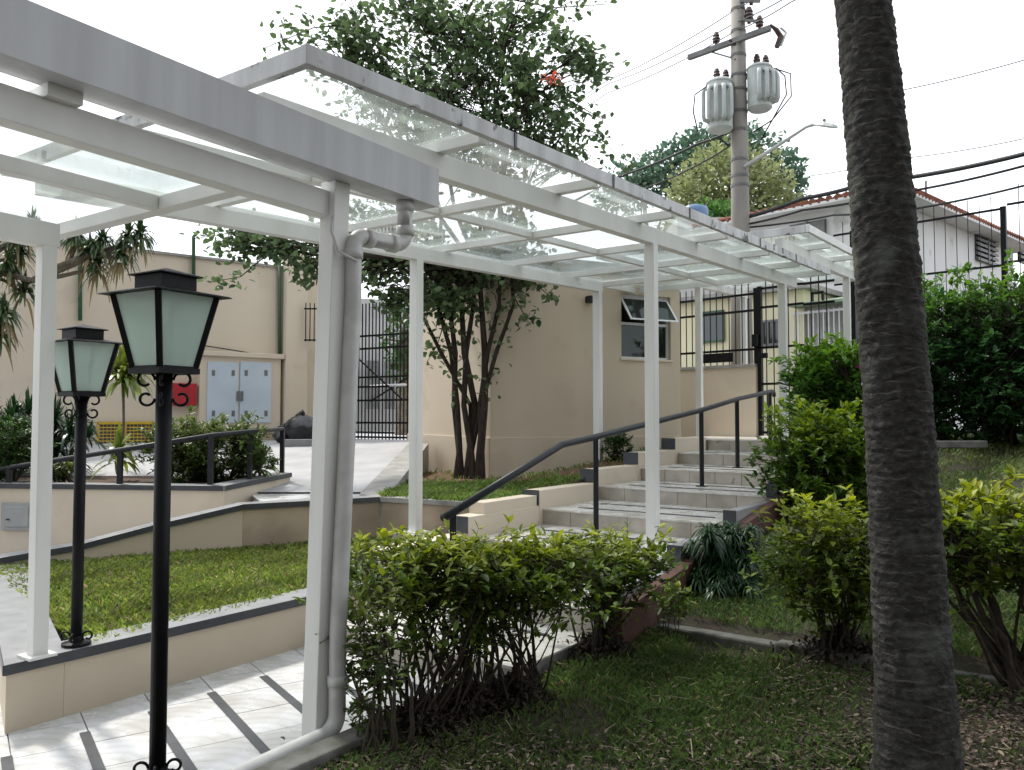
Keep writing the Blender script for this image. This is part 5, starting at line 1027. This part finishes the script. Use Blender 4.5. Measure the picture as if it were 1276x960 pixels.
# hanging strap leaved tree at the far left
tb2 = Vector((-6.3, 8.9, .80)); lt = thing('dracaena_tree', 'branching dracaena tree with drooping leaf heads at the terrace edge', 'tree', tb2); mb = MB()
crown = P(-30, 330, 8.7); mb.tube([tb2, tb2 + Vector((.1, 0, 1.2)), tb2.lerp(crown, .75), crown], [.11, .09, .07, .05], 9, cap=False)
heads = [P(u, v, Y) for u, v, Y in ((10, 335, 8.6), (-15, 375, 8.6), (25, 320, 8.8), (5, 395, 8.5), (-30, 330, 8.5), (30, 365, 8.8), (20, 300, 8.7), (0, 420, 8.6), (128, 305, 8.9), (150, 322, 8.9), (122, 335, 8.9), (160, 300, 9.0), (95, 300, 8.9), (112, 318, 8.8), (-40, 290, 8.7), (40, 285, 8.8), (175, 297, 9.0))]
for h in heads: branch(mb, crown if h.x < P(60, 300, 8.8).x else P(40, 350, 8.7), h, .03, .014, .08, 6, 5)
branch(mb, crown, P(40, 350, 8.7), .045, .03, .05, 6, 5)
mb.build('trunk', GBARK, lt, smooth=True)
for h in heads:
    for k in range(2): strap_clump('', '', None, 46, .27, .028, ((.03, .06, .025), (.06, .10, .03)), parent=lt, cen=h + Vector((0, 0, .05 * k)), rise=1.1, droop=1.5, pname='leaf_head')
    strap_clump('', '', None, 8, .22, .03, ((.14, .12, .06), (.22, .17, .09)), parent=lt, cen=h - Vector((0, 0, .05)), rise=.2, droop=2.2, pname='dry_leaf_skirt')
# ---- palm
pbz = P(1142, 1012, 3.5); pm = thing('palm_tree', 'tall dark ringed palm trunk standing on the lawn', 'tree', pbz)
ctr = lambda z: np.interp(z, zs_, us_)
rows = [(1012, 1143, 118), (960, 1143, 104), (900, 1142, 96), (830, 1138, 88), (740, 1133, 84), (640, 1127, 78), (520, 1120, 74), (400, 1110, 72), (280, 1101, 71), (160, 1091, 70), (60, 1081, 67), (0, 1075, 66), (-120, 1063, 62), (-500, 1030, 56), (-1100, 985, 46)]
zc = [P(u, v, 3.5) for v, u, w in rows]; zz_ = [p.z for p in zc][::1]; xs_ = [p.x for p in zc]; rr_ = [w / 2 / F * 3.5 for v, u, w in rows]
zA_ = np.arange(zz_[0] - .15, 6.6, .010); n = 48; mbp = MB(); ringz = []; z = zz_[0] - .2
while z < 6.8: ringz.append(z); z += random.uniform(.035, .062)
ringz = np.array(ringz); vs2 = []
for z in zA_:
    cx = np.interp(z, zz_, xs_); r = np.interp(z, zz_, rr_)
    for j in range(n):
        a = 2 * math.pi * j / n; wob = .004 * math.sin(3 * a + z * 2.1) + .003 * math.sin(5 * a - z * 3.7); zz2 = z + wob + .008 * math.sin(2 * a + z)
        k = np.searchsorted(ringz, zz2); f = (zz2 - ringz[k - 1]) / (ringz[min(k, len(ringz) - 1)] - ringz[k - 1] + 1e-6) if 0 < k < len(ringz) else .5
        prof_ = .004 * (1 - min(f, 1)) ** 1.5 - .0045 * math.exp(-((f - .98) / .08) ** 2)
        ru = r + prof_ + .004 * math.sin(9 * a + z * 7) * math.sin(z * 31 + a * 4) + random.gauss(0, .0012) + .008 * math.sin(2 * a + z * 1.3)
        vs2.append((cx + ru * math.cos(a), 3.5 + ru * math.sin(a), z))
nr = len(zA_); mbp.add(vs2, [(i * n + j, i * n + (j + 1) % n, (i + 1) * n + (j + 1) % n, (i + 1) * n + j) for i in range(nr - 1) for j in range(n)])
mbp.build('trunk', PALMM, pm, smooth=True)
ptop = Vector((np.interp(6.6, zz_, xs_), 3.5, 6.6)); MB().lathe(ptop - Vector((0, 0, .05)), [(.085, 0), (.10, .2), (.09, .7), (.05, 1.0)], 16).build('crownshaft', GREENP, pm, smooth=True)
for i in range(15):
    a = i * 2.399; el = random.uniform(.25, 1.2); pts = []; Lf = 2.4
    for k in range(9):
        t = k / 8; d = Vector((math.cos(a), math.sin(a), 0)); pts.append(ptop + Vector((0, 0, .9)) + d * (Lf * t * math.cos(el * (1 - .3 * t))) + Vector((0, 0, Lf * (t * math.sin(el) - .75 * t * t))))
    fr_ = MB().tube(pts, [.022 - .002 * k for k in range(9)], 5).build('frond', GREENP, pm, smooth=True)
    ps = []; ds = []
    for k in range(1, 9):
        for q in range(7):
            p = pts[k - 1].lerp(pts[k], q / 7); ax = (pts[k] - pts[k - 1]).normalized(); sd = ax.cross(Vector((0, 0, 1))).normalized()
            for sg in (-1, 1): ps.append(p); ds.append(sd * sg + ax * .6 + Vector((0, 0, -.35)))
    ps = np.array([tuple(x) for x in ps]); ds = np.array([tuple(x) for x in ds]); leaves('leaflets', ps, ds, np.full(len(ps), .5), .09, LEAF, fr_, tints(len(ps), (.02, .06, .015), (.05, .10, .025)))
# ---- far trees
def far_tree(label, u, vb, Y, blobs, cols, L, name='round_tree', n=900):
    base = P(u, vb, Y); base.z = 1.1; t = thing(name, label, 'tree', base, None); mb = MB(); P0 = []; D0 = []
    c0 = P(*blobs[0][:2], Y + blobs[0][2]); mb.tube([base, base.lerp(c0, .5), c0], [.28, .2, .1], 8, cap=False)
    for (bu, bv, dy, rx, rz, k) in blobs:
        c = P(bu, bv, Y + dy); branch(mb, base.lerp(c0, .7), c, .1, .03, .1, 5, 4); m = int(n * k)
        d = blob_dirs(m); r = np.random.rand(m, 1) ** .35; ph = np.random.rand(3) * 6; lump_ = 1 + .16 * np.sin(d[:, :1] * 6 + ph[0]) * np.cos(d[:, 2:] * 7 + ph[1]) + .08 * np.sin(d[:, 1:2] * 13 + ph[2])
        P0.append(np.array(c) + d * r * lump_ * np.array([rx, rx, rz])); D0.append(d + np.random.normal(0, .8, (m, 3)))
        for i in range(14): branch(mb, c, c + Vector(d[i] * np.array([rx, rx, rz]) * .9), .035, .01, .1, 4, 3)
    mb.build('trunk', GBARK, t, smooth=True); p = np.concatenate(P0); d = np.concatenate(D0); leaves('crown', p, d, np.random.uniform(.6, 1.3, len(p)) * L, .6, LEAF, t, tints(len(p), *cols), up=.5)
far_tree('rounded yellow green tree behind the utility pole', 905, 400, 36, [(905, 245, 0, 2.6, 2.3, 3), (868, 262, -.5, 1.5, 1.4, 1.2), (950, 255, -.5, 1.5, 1.6, 1.2), (905, 215, .5, 2.0, 1.1, 1), (885, 285, -1, 2.4, 1, .8)], ((.16, .19, .09), (.29, .32, .15)), .26)
far_tree('small bright green tree below the rounded one', 880, 400, 30, [(890, 272, 0, 1.1, .55, 1), (868, 280, 0, .8, .45, .6), (905, 285, 0, .8, .5, .6)], ((.05, .13, .03), (.10, .2, .05)), .2)
far_tree('dark conifer like tree rising behind the rounded tree', 830, 400, 48, [(800, 228, 0, 2.2, 1.3, 1), (835, 208, 0, 2.0, 1.3, 1), (775, 243, 0, 1.8, 1.0, .8), (905, 175, 0, 2.4, .9, 1), (930, 190, 0, 2.3, 1.2, 1), (975, 215, 0, 1.3, 1.4, .7), (870, 190, 0, 1.9, 1.2, .9), (985, 240, 0, 1.0, 1.6, .5)], ((.07, .13, .09), (.12, .19, .13)), .34, 'conifer_tree', 700)
far_tree('street tree seen through the right side of the vehicle gate', 505, 540, 21, [(504, 425, 0, .55, .9, .5), (512, 455, 0, .6, .6, .4)], ((.03, .07, .025), (.07, .12, .04)), .16, 'street_tree', 700)
# ============================================================ grass, ground cover and litter
def blades(name, label, P0, N0, L, wd, cols, parent=None, m=GRASS, cat='grass'):
    n = len(P0); az = np.random.rand(n) * 2 * math.pi; le = L * np.random.uniform(.5, 1.3, n); lean = np.random.uniform(.15, 1.0, n)
    h = np.stack([np.cos(az), np.sin(az), np.zeros(n)], 1); sd = np.stack([-np.sin(az), np.cos(az), np.zeros(n)], 1); V = np.zeros((n, 4, 3)); up = np.array([0, 0, 1.0])
    V[:, 0] = P0 - sd * wd / 2; V[:, 1] = P0 + sd * wd / 2; mid = P0 + h * (le * lean * .4)[:, None] + up * (le * .62)[:, None]
    V[:, 2] = mid + sd * wd * .4; V[:, 3] = P0 + h * (le * lean)[:, None] + up * (le * .85)[:, None]
    T = tints(n, *cols, .22); pa = np.sin(P0[:, 0] * 2.6 + 1.1) * np.sin(P0[:, 1] * 3.1) + .7 * np.sin(P0[:, 0] * 6.7 - P0[:, 1] * 5.3); T = T * (1 + .22 * pa[:, None]) * np.array([1 + .0, 1, 1]); dry = np.random.rand(n) < .07; T[dry] = T[dry].mean(1, keepdims=True) * np.array([1.7, 1.35, .8]); T = np.clip(T, .004, .8)
    o = rings(V, [(0, 1, 2, 3)], name, m, parent, T)
    if label: tag(o, label, cat)
    return o
def inpoly(pts, poly):
    x, y = pts[:, 0], pts[:, 1]; c = np.zeros(len(pts), bool); n = len(poly)
    for i in range(n):
        (x0, y0), (x1, y1) = poly[i], poly[i - 1]; k = ((y0 > y) != (y1 > y)) & (x < (x1 - x0) * (y - y0) / (y1 - y0 + 1e-12) + x0); c ^= k
    return c
ip = [(p.x, p.y) for p in ins]; lo = np.min(ip, 0); hi = np.max(ip, 0)
q = np.random.uniform(lo, hi, (150000, 2)); q = q[inpoly(q, ip)]; q = q[q[:, 0] > -5.2][:52000]; kp_ = np.sin(q[:, 0] * 3.1 + 1) * np.sin(q[:, 1] * 3.7) + .6 * np.sin(q[:, 0] * 8.3 + q[:, 1] * 6.1) + np.random.normal(0, .5, len(q)) > -1.0; q = q[kp_]; p3 = np.column_stack([q, np.full(len(q), .30) + np.random.uniform(-.012, .012, len(q))])
blades('bed_grass', 'thick bright green grass filling the low planter', p3, None, .065, .010, ((.075, .12, .028), (.25, .30, .07)))
ab = np.random.rand(26000, 2); ab = ab[(ab[:, 1] < .42) | (np.random.rand(len(ab)) < .07)]; pts = []
for a, bq_ in ab:
    r = bedpt(a, bq_)
    s_, w_ = SW(r.x, r.y)
    if math.sin(r.x * 5 + 1) * math.cos(r.y * 4) + random.random() * 1.2 < .1: continue
    pts.append(tuple(r))
p3 = np.array(pts); blades('flower_bed_grass', 'patchy bright grass under the bougainvillea', p3, None, .065, .014, ((.07, .13, .03), (.19, .27, .055)))
def lawn_pts(n, s0, s1, k0, k1, fn=None):
    s = np.random.uniform(s0, s1, n); k = np.random.uniform(k0, k1, n); w = lawn_edge(s) - k
    nz_ = np.sin(s * 2.1 + 1.3) * np.sin(w * 2.7) + .6 * np.sin(s * 5.3 + w * 3.1) + .5 * np.sin(w * 7.1 - s * 4); keep = nz_ + np.random.normal(0, .7, n) > (fn(s, w) if fn is not None else -.3)
    s, w = s[keep], w[keep]; z = lawn_z(s, w); x = OX + DX * s - DY * w; y = OY + DY * s + DX * w; return np.column_stack([x, y, z])
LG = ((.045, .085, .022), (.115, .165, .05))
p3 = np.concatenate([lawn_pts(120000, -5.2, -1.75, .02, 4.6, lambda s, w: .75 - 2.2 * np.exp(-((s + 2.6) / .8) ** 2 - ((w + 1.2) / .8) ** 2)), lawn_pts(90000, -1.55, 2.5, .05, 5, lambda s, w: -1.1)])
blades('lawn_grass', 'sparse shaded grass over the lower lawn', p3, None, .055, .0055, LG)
p3 = lawn_pts(60000, 2.5, 8, .1, 9, lambda s, w: -.7); blades('upper_lawn_grass', 'short grass on the upper lawn before the hedge', p3, None, .06, .014, ((.09, .14, .04), (.19, .24, .08)))
n = 5200; p3 = np.concatenate([lawn_pts(60000, -5.2, -1.78, .0, 4.6, lambda s, w: -.5 + 2.6 * np.exp(-((s + 2.6) / .8) ** 2 - ((w + 1.2) / .9) ** 2) + .5 * (w > -1.8) - .9 * (w < -2.3)), lawn_pts(1800, -1.5, 4, .1, 6, lambda s, w: .3)]); N = len(p3); p3[:, 2] += np.random.uniform(.006, .045, N)
d = np.random.normal(0, 1, (N, 3)); d[:, 2] *= .3; tag(leaves('leaf_litter', p3, d, np.random.uniform(.010, .040, N), .5, LITTER, None, tints(N, (.04, .028, .022), (.15, .112, .088), .5)), 'dry fallen leaves scattered over the lawn', 'leaves')
ps_ = lawn_pts(2600, -5.2, -1.8, .05, 4.6, lambda s, w: .1); n_s = len(ps_); az_ = np.random.rand(n_s) * 6.283; Ls_ = np.random.uniform(.03, .13, n_s); hh_ = np.stack([np.cos(az_), np.sin(az_), np.random.normal(0, .12, n_s)], 1); sd_ = np.stack([-np.sin(az_), np.cos(az_), np.zeros(n_s)], 1) * .0022
ps_[:, 2] += .035; Vs_ = np.stack([ps_ - sd_, ps_ + sd_, ps_ + hh_ * Ls_[:, None] + sd_, ps_ + hh_ * Ls_[:, None] - sd_], 1)
tag(rings(Vs_, [(0, 1, 2, 3)], 'dry_straw', LITTER, None, tints(n_s, (.10, .085, .06), (.30, .25, .18), .3)), 'thin dry straw and twigs strewn over the lawn', 'straw')
# brushwood heap under shrubs: dead twigs and leaves piled round the stems
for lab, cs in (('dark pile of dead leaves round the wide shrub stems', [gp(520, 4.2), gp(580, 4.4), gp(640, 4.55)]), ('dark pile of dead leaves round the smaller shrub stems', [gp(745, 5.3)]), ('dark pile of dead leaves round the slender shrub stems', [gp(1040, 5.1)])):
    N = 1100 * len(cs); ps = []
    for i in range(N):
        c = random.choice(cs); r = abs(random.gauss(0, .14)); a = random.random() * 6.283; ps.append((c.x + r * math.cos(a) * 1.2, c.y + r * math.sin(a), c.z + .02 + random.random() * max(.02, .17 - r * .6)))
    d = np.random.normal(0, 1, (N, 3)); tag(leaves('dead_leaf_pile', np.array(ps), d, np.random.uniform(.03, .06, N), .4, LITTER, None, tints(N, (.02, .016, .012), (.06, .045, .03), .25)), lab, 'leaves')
# fallen branch on the lawn
tag(MB().tube([G(790, 778, .16), G(800, 765, .2), G(812, 762, .22), G(845, 757, .25)], [.014, .012, .01, .008], 6).build('fallen_branch', GBARK, smooth=True), 'bare fallen branch lying at the end of the edging stones', 'branch')
# ============================================================ added block behind the camera, unseen, put there to shade what faces it
ab_ = thing('added_shade_block', 'tall grey block added unseen behind the camera to shade surfaces facing it', 'building', Vector((6, -9, 0)))
AD = Vector((DX, DY, 0)); AC = Vector((-DY, DX, 0)); a0 = Vector((-16, -5.0, 0)); a1 = Vector((20.0, -6.5, 0))
MB().prism([(a0.x, a0.y), (a0.x, -22), (a1.x, -22), (a1.x, a1.y)][::-1], -.3, 26).build('wall', mat('grey_block_render', (.30, .30, .305), (.25, .25, .255), .8, .9), ab_)
for fl_ in range(8):  # windows made up along with the added block
    for i in range(7):
        t = (i + .5) / 7; p = a0.lerp(a1, t); MB().box((p.x, p.y + .02, 2.2 + fl_ * 3.0), (1.8, .1, 1.3), math.atan2(a1.y - a0.y, a1.x - a0.x)).build('window', WIN, ab_)
